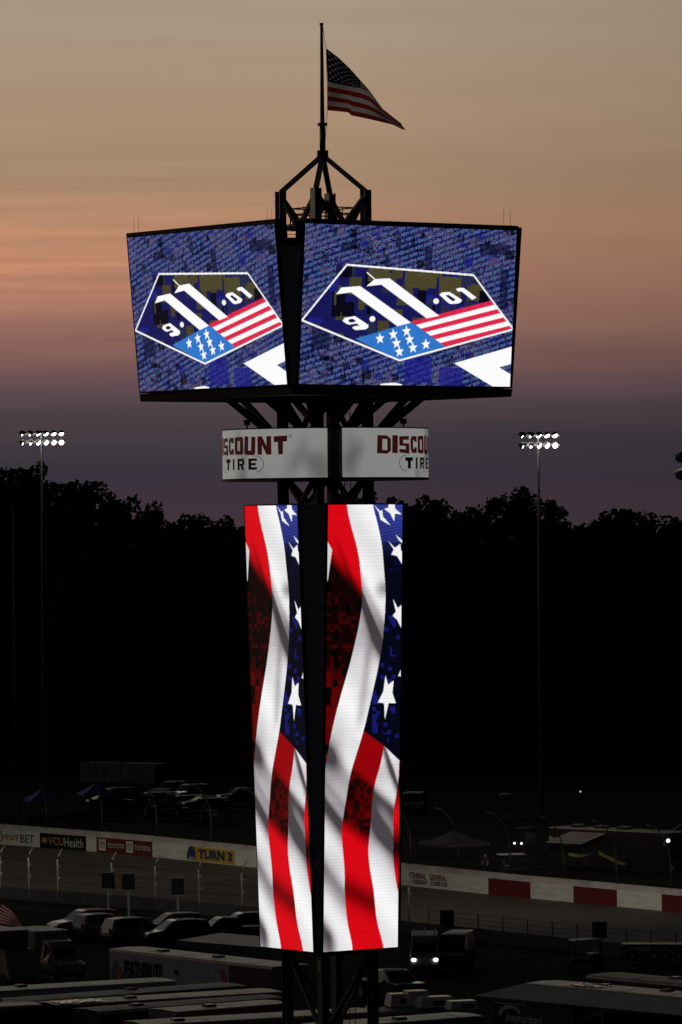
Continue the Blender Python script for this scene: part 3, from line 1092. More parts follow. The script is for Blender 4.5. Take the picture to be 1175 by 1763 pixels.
LET = {
    'D': [(0, 0, .36, 1), (.36, .80, .72, 1), (.36, 0, .72, .20)],
    'I': [(0, 0, 1, 1)],
    'S': [(0, .78, 1, 1), (0, .58, .38, .78), (0, .42, 1, .58), (.62, .22, 1, .42), (0, 0, 1, .22)],
    'C': [(0, .14, .40, .86), (.12, .76, 1, 1), (.12, 0, 1, .24), (.6, .66, 1, .76), (.6, .24, 1, .34)],
    'O': [(0, .06, .36, .94), (.64, .06, 1, .94), (.36, .78, .64, 1), (.36, 0, .64, .22)],
    'U': [(0, .1, .37, 1), (.63, .1, 1, 1), (.37, 0, .63, .24)],
    'N': [(0, 0, .34, 1), (.66, 0, 1, 1)],
    'T': [(0, .68, 1, 1), (.3, 0, .7, .68)],
    'R': [(0, 0, .32, 1), (.32, .78, .95, 1), (.68, .56, 1, .78), (.32, .40, .95, .56)],
    'E': [(0, 0, .34, 1), (.34, .78, 1, 1), (.34, .39, .88, .60), (.34, 0, 1, .22)],
}
LETP = {'D': [[(.72, 1), (1, .82), (1, .18), (.72, 0)]],
        'N': [[(.34, 1), (.34, .52), (.66, 0), (.66, .48)]],
        'O': [[(0.02, .94), (.36, .94), (.36, 1), (.14, 1)], [(.64, 1), (.64, .94), (.98, .94), (.86, 1)],
              [(.02, .06), (.14, 0), (.36, 0), (.36, .06)], [(.64, .06), (.64, 0), (.86, 0), (.98, .06)]],
        'U': [[(0, .1), (.12, 0), (.37, 0), (.37, .1)], [(.63, .1), (.63, 0), (.88, 0), (1, .1)]],
        'R': [[(.42, .40), (.74, .40), (1, 0), (.66, 0)]]}


def block_letter(mb, ch, a0, a1, v0, v1, wob, off):
    w00, w10, w01, w11 = wob     # (du, dv) of the corners: bottom left, bottom right, top left, top right

    def mp_(x, y):
        du = (w00[0] * (1 - x) + w10[0] * x) * (1 - y) + (w01[0] * (1 - x) + w11[0] * x) * y
        dv = (w00[1] * (1 - x) + w10[1] * x) * (1 - y) + (w01[1] * (1 - x) + w11[1] * x) * y
        return cyl(a0 + (x + du) * (a1 - a0), v0 + (y + dv) * (v1 - v0), off)
    polys = [[(x0, y0), (x1, y0), (x1, y1), (x0, y1)] for x0, y0, x1, y1 in LET[ch]] + LETP.get(ch, [])
    for p in polys:
        if len(p) == 4:      # subdivide so the letter follows the drum
            n = 4
            for i in range(n):
                f0, f1 = i / n, (i + 1) / n

                def lp(a, b, f):
                    return (a[0] + (b[0] - a[0]) * f, a[1] + (b[1] - a[1]) * f)
                qd = [lp(p[0], p[1], f0), lp(p[0], p[1], f1), lp(p[3], p[2], f1), lp(p[3], p[2], f0)]
                mb.add([mp_(*z) for z in qd], [(0, 1, 2, 3)])


sign_core = MB()
sign_core.tube([ZUP * (SZ0 + .05), ZUP * (SZ1 - .05)], SR - .25, 48)
sc_o = sign_core.build('sign_frame', BLACKP, tower)
rim_mb = MB()
for z in (SZ0 - .09, SZ1):
    n = 72
    vs, fs = [], []
    for k in range(n):
        a = 2 * math.pi * k / n
        for rr, dz in ((SR + .03, 0), (SR + .03, .09 if z < SZ1 else .05), (SR - .6, .09 if z < SZ1 else .05), (SR - .6, 0)):
            vs.append((math.sin(a) * rr, -math.cos(a) * rr, z + dz))
    for k in range(n):
        for j in range(4):
            fs.append((4 * k + j, 4 * ((k + 1) % n) + j, 4 * ((k + 1) % n) + (j + 1) % 4, 4 * k + (j + 1) % 4))
    rim_mb.add(vs, fs)
rim_mb.build('sign_rim', BLACKP, tower)
WOB = [((0, 0), (0, -.04), (.05, 0), (0, -.03)), ((0, .02), (0, 0), (.05, 0), (.05, 0)), ((0, .05), (.02, -.02), (.0, -.06), (-.05, -.03)),
       ((.04, .04), (.0, .02), (0, -.05), (.0, -.03)), ((0, .02), (.02, 0), (0, -.02), (.02, 0)), ((0, 0), (-.04, -.05), (.05, .03), (0, -.03)),
       ((0, -.02), (0, -.02), (0, 0), (0, 0)), ((.1, -.04), (-.06, 0), (0, -.02), (0, .02))]
WID = [(0, 9.4), (10.2, 14.4), (15.6, 24.2), (25.2, 32.0), (33.2, 41.6), (42.6, 51.8), (53.2, 62.6), (64.0, 72.4)]
for a0, a1, txt0 in ((9.6, 106.0, 29.6), (-105.0, 1.3, -93.4), (112.0, 180.0, None), (183.0, 249.0, None)):
    sp = arc_panel(a0, a1, 0.0, 1.0, .0, SIGNW, 'sign_panel', tower)
    if txt0 is None:
        continue
    for ch, (b0, b1), wob in zip('DISCOUNT', WID, WOB):
        mb = MB()
        block_letter(mb, ch, txt0 + b0, txt0 + b1, .485, .855, wob, .012)
        mb.build('sign_letter', SIGNR, sp)
    t0 = txt0 + 20.5
    for ch, (b0, b1) in zip('TIRE', ((0, 7.2), (10.2, 12.2), (15.6, 22.2), (25.6, 32.2))):
        mb = MB()
        block_letter(mb, ch, t0 + b0, t0 + b1, .175, .405, ((0, 0),) * 4, .012)
        mb.build('sign_letter', SIGNK, sp)
    mb = MB()

    # outline around TIRE and the small registered ring
    def rr_pt(k, n, g):
        a = 2 * math.pi * k / n
        cxx = 16.0 + (15.0 if math.cos(a) > 0 else -15.0)
        return cyl(t0 + cxx + math.cos(a) * (5.8 + g), .29 + math.sin(a) * (.165 + g * .028), .012)
    n = 48
    for k in range(n):
        mb.add([rr_pt(k, n, -.2), rr_pt(k + 1, n, -.2), rr_pt(k + 1, n, .2), rr_pt(k, n, .2)], [(0, 1, 2, 3)])
    mb.build('sign_outline', SIGNK, sp)
    mb = MB()
    for k in range(16):
        def rg(k, g):
            a = 2 * math.pi * k / 16
            return cyl(txt0 + 74.2 + math.cos(a) * g, .85 + math.sin(a) * g * .036, .012)
        mb.add([rg(k, .62), rg(k + 1, .62), rg(k + 1, .82), rg(k, .82)], [(0, 1, 2, 3)])
    put_text(mb, 'R', lambda u, v: cyl(txt0 + 74.2 + u, .85 + v * .036, .012), (-.3, -.36, .3, .36), None)
    mb.build('registered_mark', SIGNK, sp)

# ---- the flag at half staff
DF = 215.0


def interp(tab, u):
    for k in range(len(tab) - 1):
        if u <= tab[k + 1][0]:
            f = (u - tab[k][0]) / (tab[k + 1][0] - tab[k][0])
            f = max(0, min(1, f))
            return tuple(tab[k][j] + (tab[k + 1][j] - tab[k][j]) * f for j in (1, 2))
    return tab[-1][1:3]


FT = [(0, 562, 83), (.13, 583, 99), (.26, 601, 116), (.40, 620, 137), (.55, 635, 154), (.64, 643, 165), (.78, 659, 187), (.9, 674, 199), (1.0, 692, 213)]
FM = [(0, 564.3, 140.5), (.13, 583, 145), (.26, 603, 149), (.40, 621.5, 152), (.55, 635, 158), (.64, 645, 169), (.78, 658.5, 189), (.9, 673, 203), (1.0, 692, 215)]
FB = [(0, 564.5, 190), (.13, 583, 191.6), (.26, 600, 193.6), (.33, 606, 199), (.5, 631, 204), (.66, 657, 210), (.8, 677.5, 215), (.93, 691, 222), (1.0, 699, 224)]


def flag_pos(u, v):
    a, b, c = interp(FT, u), interp(FM, u), interp(FB, u)
    k = 7 / 13
    if v < k:
        f = v / k
        x, y = a[0] + (b[0] - a[0]) * f, a[1] + (b[1] - a[1]) * f
    else:
        f = (v - k) / (1 - k)
        x, y = b[0] + (c[0] - b[0]) * f, b[1] + (c[1] - b[1]) * f
    d = DF + .22 * math.sin(u * 9 + v * 3.5) + .10 * math.sin(u * 21 - v * 6) * u + .9 * u * (1 if v >= k else 1 + .25 * (1 - v / k))
    if u > .42 and v < k:
        d += .30 * math.sin((v / k) * math.pi)
    return tuple(at(x, y, d))


fl = flag_sheet('flag', flag_pos)
tag(fl, 'striped flag with starred canton flying at half staff above the tower, drooping to the right', 'flag')
mb = MB()
mb.tube([at(556.5, 46, 215.0), at(559, 70, 215.0), at(562, 83, 215.0), at(562.6, 112, 215.1), at(563.6, 150, 215.1), at(563.8, 191, 215.0), at(562.5, 215, 215.0), at(560, 245, 215.0)], .012, 5)
tag(mb.build('halyard', mat('rope', (.3, .27, .22, 1), .8)), 'thin rope holding the flag beside the flagpole', 'rope')

# ================================================================== GROUND, TRACK, WALLS


def strip(name, rows, m, kind='structure', sub=1):
    mb = MB()
    n = len(rows[0])
    vs = [p for r_ in rows for p in r_]
    fs = []
    for i in range(len(rows) - 1):
        for k in range(n - 1):
            fs.append((i * n + k, i * n + k + 1, (i + 1) * n + k + 1, (i + 1) * n + k))
    mb.add(vs, fs)
    o = mb.build(name, m)
    if kind:
        o['kind'] = kind
    return o


def tab(t, x):
    for k in range(len(t) - 1):
        if x <= t[k + 1][0] or k == len(t) - 2:
            f = (x - t[k][0]) / (t[k + 1][0] - t[k][0])
            return t[k][1] + (t[k + 1][1] - t[k][1]) * f


WB = [(-400, 1420), (-100, 1444), (0, 1454), (30, 1456), (230, 1472), (420, 1492), (700, 1525), (900, 1546), (1000, 1555), (1150, 1569.5), (1300, 1583), (1600, 1608)]
IB = [(-400, 1512), (-60, 1542), (0, 1547), (250, 1566), (420, 1581), (740, 1612), (1000, 1640), (1250, 1666), (1600, 1702)]


def smooth_tab(t, x, w=45):
    return sum(tab(t, x + k * w / 3) for k in range(-3, 4)) / 7


def wall_base(x):
    d = 436 - .052 * x + .0000045 * (x - 200) ** 2
    return at(x, smooth_tab(WB, x), d)


def inner_base(x):
    p = on(x, smooth_tab(IB, x), 0.0)
    return p


XS = list(range(-780, 1981, 20))
WP = [wall_base(x) for x in XS]
IP = [inner_base(x) for x in XS]
ground_mb = MB()
ground_mb.add([(-6000, -500, -.012), (6000, -500, -.012), (6000, 9000, -.012), (-6000, 9000, -.012)], [(0, 1, 2, 3)])
ground_mb.build('ground', ASPH)['kind'] = 'structure'
# banked track between the two walls
rows = []
for f in (0.0, .1, .25, .4, .6, .8, 1.0, 1.04):
    r_ = []
    for a, b in zip(IP, WP):
        fz = max(0, (f - .22) / .78) ** 1.25 if f <= 1 else 1.0
        p = a.lerp(b, f)
        r_.append(Vector((p.x, p.y, .012 + (b.z - .012) * fz)))
    rows.append(r_)
strip('track_road', rows, TRACKM)
# painted lines low on the track
for f, w in ((.2, .0045),):
    rows = []
    for ff in (f, f + w):
        rows.append([Vector((a.lerp(b, ff).x, a.lerp(b, ff).y, .022)) for a, b in zip(IP, WP)])
    strip('road_marking', rows, LINEW)
# grass verge on the infield side of the inner wall
rows = [[p + Vector((0, -.15, .004)) for p in IP], [p + Vector((0, -11, .004)) for p in IP]]
strip('grass_ground', rows, GRASSM)
# raised lot behind the outer wall
LOTZ = 2.0
rows = [[p + Vector((0, .45, .05)) for p in WP], [p + Vector((0, 14, .05 + (LOTZ - .05 - p.z) * .8)) for p in WP],
        [Vector((p.x * 1.1, 470, LOTZ)) for p in WP], [Vector((p.x * 2, 600, LOTZ)) for p in WP], [Vector((p.x * 4, 900, LOTZ)) for p in WP]]
strip('parking_ground', rows, mat('lot_asphalt', (.013, .013, .0135, 1), 1.0, 0, .3, .2, .4, spec=.05))


def nrm(k, P_):
    a, b = P_[max(0, k - 1)], P_[min(len(P_) - 1, k + 1)]
    t = (b - a)
    t.z = 0
    t.normalize()
    return Vector((t.y, -t.x, 0))     # toward the camera side


def wall_mesh(P_, h0, h1, off0, off1):
    mb = MB()
    vs, fs = [], []
    for k, p in enumerate(P_):
        n = nrm(k, P_)
        for h, o in ((h0, off0), (h1, off0), (h1, off1), (h0, off1)):
            vs.append(p + n * o + ZUP * h)
    for k in range(len(P_) - 1):
        o = 4 * k
        for j in range(4):
            fs.append((o + j, o + 4 + j, o + 4 + (j + 1) % 4, o + (j + 1) % 4))
    mb.add(vs, fs)
    return mb


HB = 1.27
conc = tag(wall_mesh(WP, -.2, HB + .42, -.25, -.75).build('track_wall', CONC), 'long concrete track wall rising just above the painted crash barrier', 'wall')
barrier = empty('crash_barrier', WP[19], 'long white crash barrier with red blocks and sponsor banners along the track edge', 'barrier')


def child(o, root):
    o.parent = root
    o.matrix_parent_inverse = Matrix.Translation(root.location).inverted()
    return o


# barrier body: stacked steel tubes, so slight grooves run along it
mb = MB()
nt_ = 4
prof = []
for k in range(nt_):
    z0, z1 = HB * k / nt_, HB * (k + 1) / nt_
    prof += [(z0 + .0, -.02), (z0 + .02, 0), (z1 - .02, 0), (z1, -.02)]
prof += [(HB, -.2), (0, -.2)]
vs, fs = [], []
for k, p in enumerate(WP):
    n = nrm(k, WP)
    vs += [p + n * o + ZUP * h for h, o in prof]
m_ = len(prof)
for k in range(len(WP) - 1):
    for j in range(m_):
        fs.append((k * m_ + j, (k + 1) * m_ + j, (k + 1) * m_ + (j + 1) % m_, k * m_ + (j + 1) % m_))
mb.add(vs, fs)
child(mb.build('barrier_body', BARR), barrier)


def wall_pt(x, v, off=.02):
    """point on the barrier face at photograph column x, height fraction v"""
    a, b = wall_base(x - 2), wall_base(x + 2)
    t = b - a
    t.z = 0
    t.normalize()
    return wall_base(x) + Vector((t.y, -t.x, 0)) * off + ZUP * (v * HB)


def wall_panel(x0, x1, v0, v1, m, off=.015, name='banner'):
    mb = MB()
    n = max(2, int((x1 - x0) / 15))
    vs = []
    for k in range(n + 1):
        x = x0 + (x1 - x0) * k / n
        vs += [wall_pt(x, v0, off), wall_pt(x, v1, off)]
    mb.add(vs, [(2 * k, 2 * k + 2, 2 * k + 3, 2 * k + 1) for k in range(n)], m)
    o = mb.build(name, None)
    child(o, barrier)
    return o


def sub(o, parent):
    """sub-part kept in world coordinates below a part of the barrier"""
    o.parent = parent
    o.matrix_parent_inverse = Matrix.Identity(4)
    return o


def wall_graphic(name, polys, parent):
    mb = MB()
    for pts, m, off in polys:
        put_poly(mb, pts, lambda u, v: wall_pt(u, v, off), m)
    return sub(mb.build(name), parent)


def wall_letters(items, parent, off=.035):
    for s, x0, x1, v0, v1, m, bold, shear in items:       # one object per word
        mb = MB()
        put_text(mb, s, lambda u, v: wall_pt(u, v, off), (x0, v0, x1, v1), m, bold, shear)
        sub(mb.build('lettering'), parent)


for x0, x1 in ((841.5, 914), (988, 1063), (1140, 1216), (1292, 1368)):
    wall_panel(x0, x1, .0, 1.0, REDP, name='red_block')
p = wall_panel(-30, 68.5, .02, .99, mat('banner_white', (.62, .62, .58, 1), .5))
wall_letters([('Wynn', -19, 33, .16, .90, GOLDP, .03, .25), ('BET', 36, 60, .24, .78, BLKP, .0, 0)], p)
p = wall_panel(69.5, 149, .0, .99, BLKP)
wall_letters([('VCU', 84, 111, .24, .78, GOLDP, .03, 0), ('Health', 112, 144, .20, .80, GREYT, 0, 0)], p)
wall_graphic('emblem', [([(77.5 + 5 * math.cos(a / 14 * 6.283), .52 + .21 * math.sin(a / 14 * 6.283)) for a in range(14)], GOLDP, .035)], p)
p = wall_panel(167, 263, .0, .99, REDP)
wall_letters([('TOYOTA', 186, 215, .36, .66, GREYT, .015, 0), ('TOYOTA', 232.5, 260, .36, .66, GREYT, .015, 0)], p)
for x0 in (171, 218):
    wall_graphic('emblem_square', [([(x0, .14), (x0 + 12, .14), (x0 + 12, .88), (x0, .88)], WHITEP, .03)], p)
for x0 in (177, 224):
    mb = MB()
    for (rx, rv, cv) in ((4.6, .20, .52), (1.9, .19, .53), (3.6, .07, .60)):
        for k in range(20):
            def el_(k, g):
                a = 2 * math.pi * k / 20
                return wall_pt(x0 + math.cos(a) * (rx + g * .5), cv + math.sin(a) * (rv + g * .022), .04)
            mb.add([el_(k, -.6), el_(k + 1, -.6), el_(k + 1, .6), el_(k, .6)], [(0, 1, 2, 3)], REDP)
    sub(mb.build('emblem'), p)
p = wall_panel(333, 405, .06, .97, YELP)
wall_letters([('TURN 3', 342, 401, .22, .84, BLUEP, .055, 0)], p)
wall_graphic('emblem', [([(322.5, .12), (337, .10), (338, .6), (335, .92), (330, .99), (326, .90), (323.5, .5)], BLUEP, .03)], p)
wall_letters([('III', 327, 335, .13, .28, WHITEP, .0, 0)], p, .045)
p = wall_panel(703, 773, .10, .94, mat('banner_white', (.6, .6, .55, 1), .5))
wall_letters([('GENERAL', 705.5, 735, .50, .88, BLUEP if False else REDP, .03, 0), ('GENERAL', 740, 770.5, .50, .88, REDP, .03, 0)], p)
for x0 in (706, 741):
    wall_graphic('banner_strip', [([(x0, .20), (x0 + 30, .20), (x0 + 30, .44), (x0, .44)], BLKP, .03)], p)
wall_letters([('III', 707, 714, .22, .42, WHITEP, .02, 0), ('RV CENTER', 716, 735, .24, .40, WHITEP, .02, 0),
              ('III', 742, 749, .22, .42, WHITEP, .02, 0), ('RV CENTER', 751, 770, .24, .40, WHITEP, .02, 0)], p)

# catch fence on the outer wall: posts that curl over the track
fence = empty('catch_fence', WP[19] + Vector((0, .5, 0)), 'catch fence of curved posts and thin cables on the outer track wall', 'fence')


def curl(base, dirv, h, reach, n=9):
    pts = [base, base + ZUP * (h * .30)]
    for k in range(1, n):
        a = (math.pi / 2) * k / (n - 1)
        pts.append(base + ZUP * (h * .30 + h * .70 * math.sin(a)) + dirv * (reach * (1 - math.cos(a))))
    return pts


px_posts = [-105, -12, 80, 176, 270, 364, 458, 550, 640, 708, 790, 880, 972, 1063, 1157, 1250]
over = Vector((-.86, -.5, 0)).normalized()
for x in px_posts:
    b = wall_base(x) + Vector((0, .5, HB + .38))
    mb = MB()
    mb.tube(curl(b, over, 4.9, 2.15), [.075] * 3 + [.06] * 7, 7)
    child(mb.build('post', POSTD, None, True), fence)
mb = MB()
for j, (f, rr) in enumerate(((.5, .012), (1.2, .012), (2.1, .012), (3.0, .012))):
    pts = [p + Vector((0, .5, HB + .38 + f)) + over * (0 if f < 1.5 else .05 if f < 2.5 else .3) for p in WP[::2]]
    mb.tube(pts, rr, 4)
child(mb.build('cable', NET), fence)
mb = MB()
x = -110
while x < 1260:       # fine vertical mesh wires
    b = wall_base(x) + Vector((0, .5, HB + .38))
    mb.tube([b, b + ZUP * 2.2], .006, 3, cap=False)
    x += 7
child(mb.build('netting', NET), fence)

# inner wall with its own fence
inner = empty('pit_wall', IP[19], 'low shaded concrete wall with tall pale fence posts on the infield side of the track', 'wall')
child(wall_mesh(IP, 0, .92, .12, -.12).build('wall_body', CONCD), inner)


def ib(x):
    return inner_base(x) + ZUP * .9


for x in (-150, -100, -50, 1, 50, 100, 193, 268, 343, 417, 492, 565, 640, 705):
    b = ib(x)
    mb = MB()
    pts = [b + Vector((0, -.1, -.7)), b + ZUP * 2.5, b + ZUP * 2.85 + Vector((.05, .06, 0)), b + ZUP * 3.15 + Vector((.22, .35, 0)), b + ZUP * 3.35 + Vector((.36, .6, 0))]
    mb.tube(pts, [.085, .08, .075, .06, .055], 7)
    for z in (1.1, 2.0):
        mb.box(tuple(b + Vector((.12, -.02, z))), (.14, .1, .16))
    child(mb.build('post', POSTW, None, True), inner)
mb = MB()
for f in (.0, .75, 1.5, 2.3):
    pts = [ib(x) + Vector((0, 0, .03 + f)) for x in range(-200, 720, 30)]
    mb.tube(pts, .022 if f else .04, 4)
child(mb.build('cable', NET), inner)
mb = MB()
xr = [739 + 42.5 * k for k in range(14)]
for x in xr:
    b = ib(x)
    mb.tube([b + ZUP * -.5, b + ZUP * 1.05], .045, 6)
for f in (.3, .62, .98):
    mb.tube([ib(x) + ZUP * f for x in xr], .02, 4)
child(mb.build('railing', DSTEEL), inner)

BOARDK = mat('board_back', (.006, .006, .007, 1), .7, 0, .2, 1.0, spec=.2)
# square boards on posts along the inner wall
for x, y, w, h, lab in ((187, 1516, 22, 27, 'black square board on a post by the lit fence post, leftmost of its row'),
                        (222, 1518, 22, 28, 'black square board on a post just right of its nearly touching twin'),
                        (307, 1526, 22, 29, 'black square board on a post below the yellow turn banner'),
                        (770, 1581, 23, 26, 'black square board standing alone right of the long flag screens'),
                        (1033, 1601, 25, 26, 'black square board by the red and white barrier blocks, farthest right')):
    g = on(x, y + h / 2 + 46, 0)
    rt = empty('track_board', g, lab, 'board', 'boards on posts along the inner wall')
    s = g.y / F
    zc = at(x, y, g.y).z
    mb = MB()
    mb.box((0, 0, zc), (w * s, .22, h * s))
    mb.build('board_panel', BOARDK, rt)
    mb = MB()
    for sx, sz, ww, hh in ((0, h / 2 * s + .03, w * s + .1, .06), (0, -h / 2 * s - .03, w * s + .1, .06)):
        mb.box((sx, 0, zc + sz), (ww, .26, hh), DSTEEL)
    mb.build('board_frame', STEEL, rt)
    mb = MB()
    mb.box((0, 0, (zc - h * s / 2 - .06) / 2), (.16, .16, zc - h * s / 2 - .062))
    mb.build('post', DSTEEL, rt)

# ================================================================== FLOODLIGHTS


def floodlight(px, ytop, d, z0, nl, spacing, lab, away=False, seed=0):
    top = at(px, ytop, d)
    rt = empty('floodlight_pole', (top.x, top.y, z0), lab, 'floodlight', 'stadium floodlight poles')
    hh = top.z - z0
    mb = MB()
    mb.tube([(0, 0, 0), (0, 0, hh * .5), (0, 0, hh)], [.26, .18, .11], 10)
    mb.build('pole', DSTEEL, rt, True)
    rs = random.Random(seed)
    for row in (0, 1):
        z = hh - .25 - row * 1.0
        mb = MB()
        mb.beam((-spacing * (nl - 1) / 2 - .4, 0, z), (spacing * (nl - 1) / 2 + .4, 0, z), .12, .12)
        mb.build('crossbar', STEEL, rt)
        for k in range(nl):
            x = (k - (nl - 1) / 2) * spacing
            yaw = R(78 - 62 * k / (nl - 1)) + R(rs.uniform(-4, 4))
            tilt = R(40 if row == 0 else 24)
            dv = Vector((math.sin(yaw), -math.cos(yaw), 0)) if not away else Vector((-.25, 1, 0)).normalized()
            dv = (dv * math.cos(tilt) - ZUP * math.sin(tilt)).normalized()
            c = Vector((x, -.15 if not away else .15, z - .02))
            mb = MB()
            mb.tube([c - dv * .30, c - dv * .24, c + dv * .02, c + dv * .16], [.10, .17, .33, .37], 14, cap=True)
            # visor above the lens
            sd = dv.cross(ZUP).normalized()
            upv = sd.cross(dv)
            vis = []
            for j in range(8):
                a = math.pi * j / 7
                o_ = sd * math.cos(a) * .38 + upv * math.sin(a) * .38
                vis += [c + dv * .16 + o_, c + dv * .44 + o_ * .98]
            mb.add(vis, [(2 * j, 2 * j + 2, 2 * j + 3, 2 * j + 1) for j in range(7)])
            hd = mb.build('lamp_head', DSTEEL, rt)
            mb = MB()
            lc = c - upv * .03
            vs = [lc + dv * .175 + (sd * math.cos(j / 14 * 6.2832) + upv * math.sin(j / 14 * 6.2832)) * .27 for j in range(14)]
            mb.add(vs + [c + dv * .24], [(j, (j + 1) % 14, 14) for j in range(14)])
            mb.build('lens', LENS, hd)
    return rt


floodlight(72, 741, 558, LOTZ, 6, .86, 'tall floodlight pole with two rows of six lit lamps above the left trees', seed=1)
floodlight(927, 743, 489, LOTZ, 5, .79, 'tall floodlight pole with two rows of five lit lamps above the right trees', seed=2)
fp = floodlight(1225, 778, 305, 0.0, 5, .9, 'dark floodlight fixture seen from behind at the right edge, cut by the frame', True, seed=3)
sp_d = bpy.data.lights.new('floodlight_beam', 'SPOT')
sp_d.energy = 135000
sp_d.color = (1.0, .93, .80)
sp_d.spot_size = R(80)
sp_d.spot_blend = 1.0
sp_d.shadow_soft_size = 1.2
sp = bpy.data.objects.new('floodlight_beam', sp_d)
COL.objects.link(sp)
sp.scale = (1, .09, 1)     # a row of shielded lamps throws a wide, flat beam
sp.parent = fp
sp.location = (0, .9, 33.2)
tgt = Vector((-13, 412, 5.5)) - (Vector(fp.location) + Vector((0, .9, 33.2)))
sp.rotation_euler = tgt.to_track_quat('-Z', 'Y').to_euler()

sp2 = sp.copy()
sp2.data = sp_d.copy()
sp2.data.energy = 62000
sp2.data.spot_size = R(95)
COL.objects.link(sp2)
sp2.scale = (1, .12, 1)
tgt = Vector((20, 383, 3.0)) - (Vector(fp.location) + Vector((0, .9, 33.2)))
sp2.rotation_euler = tgt.to_track_quat('-Z', 'Y').to_euler()

b = on(28, 1322, LOTZ)
ug = empty('utility_pole', b, 'thin dark pole without lamps standing among the trees at far left', 'pole')
mb = MB()
hz = at(26, 872, b.y).z - LOTZ
mb.tube([(0, 0, 0), (0, 0, hz)], [.22, .14], 8)
mb.build('pole', DSTEEL, ug, True)
mb = MB()
mb.beam((-1.0, 0, hz - .4), (1.0, 0, hz - .4), .12)
mb.build('crossbar', DSTEEL, ug)

# ================================================================== TREES
rnd = random.Random(11)


def leaf_cloud(rs, blobs, count, size, squash=1.0):
    vs, fs = [], []
    wts = [b[3] ** 2 for b in blobs]
    for _ in range(count):
        bx, by, bz, br = rs.choices(blobs, wts)[0]
        a, z = rs.uniform(0, 6.283), rs.uniform(-1, 1)
        q = math.sqrt(1 - z * z)
        rr = br * (rs.uniform(.35, 1.0) ** .45) * rs.choice((1, 1, 1, 1.06, 1.12))
        p = Vector((bx + math.cos(a) * q * rr, by + math.sin(a) * q * rr, bz + z * rr * .85))
        s = size * rs.uniform(.6, 1.35)
        n1 = Vector((rs.uniform(-1, 1), rs.uniform(-1, 1), rs.uniform(-1, 1))).normalized()
        n2 = n1.orthogonal().normalized()
        n1 = n1 * s * .5
        n2 = n2 * s * .42
        o = len(vs)
        vs += [p - n1, p + n2 - n1 * .2, p + n1, p - n2 + n1 * .1]
        fs.append((o, o + 1, o + 2, o + 3))
    return vs, fs


def tree_proto(seed, hgt=32.0):
    rs = random.Random(seed)
    blobs = []
    for k in range(15):          # body of the crown
        f = rs.random()
        z = hgt * (.18 + .52 * f)
        a = rs.uniform(0, 6.283)
        q = 4.4 * math.sqrt(rs.random())
        blobs.append((math.cos(a) * q, math.sin(a) * q, z, rs.uniform(2.0, 3.1)))
    for k in range(17):          # separate leaf clumps on the upper limbs
        f = rs.random()
        z = hgt * (.66 + .29 * f)
        a = rs.uniform(0, 6.283)
        q = (5.6 - 4.0 * f) * (rs.random() ** .45)
        blobs.append((math.cos(a) * q, math.sin(a) * q * .8, z, rs.uniform(.75, 1.75) * (1.05 - .25 * f)))
    blobs.append((rs.uniform(-.8, .8), rs.uniform(-.5, .5), hgt * .945, rs.uniform(1.0, 1.5)))
    vs, fs = leaf_cloud(rs, blobs, 7800, .56)
    mb = MB()
    mb.add(vs, fs)
    crown = mb.build('crown', LEAF if seed % 2 else LEAF2, None, link=False).data
    mb = MB()
    mb.tube([(0, 0, 0), (.1, 0, hgt * .3), (.2, .1, hgt * .6), (.1, .1, hgt * .9)], [.45, .34, .2, .06], 8)
    for b_ in blobs[:4] + blobs[15:27]:
        zb = b_[2] * .62
        mb.tube([(.12, 0, zb), (b_[0] * .6, b_[1] * .6, (zb + b_[2]) / 2 + .4), (b_[0], b_[1], b_[2])], [.17, .1, .04], 5)
    trunk = mb.build('trunk', BARK, None, True, link=False).data
    return crown, trunk


PROTO = [tree_proto(s) for s in range(6)]
TREES = [
    (-30, 806, 'dark tree cut by the left edge of the frame'),
    (10, 803, 'dark broad tree at the far left of the tree line'),
    (55, 791, 'tallest dark tree at left, right behind the left floodlight pole'),
    (96, 830, 'dark tree just right of the left floodlight pole'),
    (120, 822, 'dark tree with a pointed top second right of the left floodlight pole'),
    (152, 828, 'dark leaning tree with a ragged top ending the tall left clump'),
    (190, 846, 'dark round topped tree in the dip after the tall left clump'),
    (222, 850, 'dark tree with two tops left of the gap in the tree line'),
    (262, 862, 'dark bushy tree beside the deep notch left of the tower'),
    (300, 893, 'lowest dark tree filling the notch left of the tower'),
    (340, 881, 'dark low domed tree midway between notch and tower'),
    (378, 884, 'dark low tree left of the tower, under the round sign'),
    (415, 900, 'dark tree directly left of the long flag screens'),
    (470, 880, 'dark tree behind the left flag screen'),
    (530, 870, 'dark tree hidden behind the tower braces'),
    (590, 850, 'dark tree showing through the braces below the round sign'),
    (640, 842, 'dark tree right behind the tower column below the sign'),
    (688, 855, 'dark tree peeking out right of the tower below the sign'),
    (722, 852, 'dark low tree right of the tower, before the clump rises'),
    (758, 856, 'dark tree with small bumps between tower and right floodlight pole'),
    (800, 870, 'dark flat topped tree midway between tower and right floodlight pole'),
    (838, 862, 'dark tree rising toward the right clump'),
    (872, 846, 'dark full tree left of the tallest right tree'),
    (903, 837, 'tallest dark tree at right, just left of the floodlight pole'),
    (945, 860, 'dark tree just right of the right floodlight pole'),
    (978, 892, 'dark low tree sloping to the notch at right'),
    (1012, 897, 'lowest dark tree in the right notch'),
    (1045, 876, 'dark round tree right of the right notch'),
    (1080, 874, 'dark wide tree in the right hand group, middle one'),
    (1120, 875, 'dark round topped tree near the right edge'),
    (1158, 890, 'dark low tree at the right edge of the frame'),
    (1200, 885, 'dark tree cut by the right edge of the frame'),
]
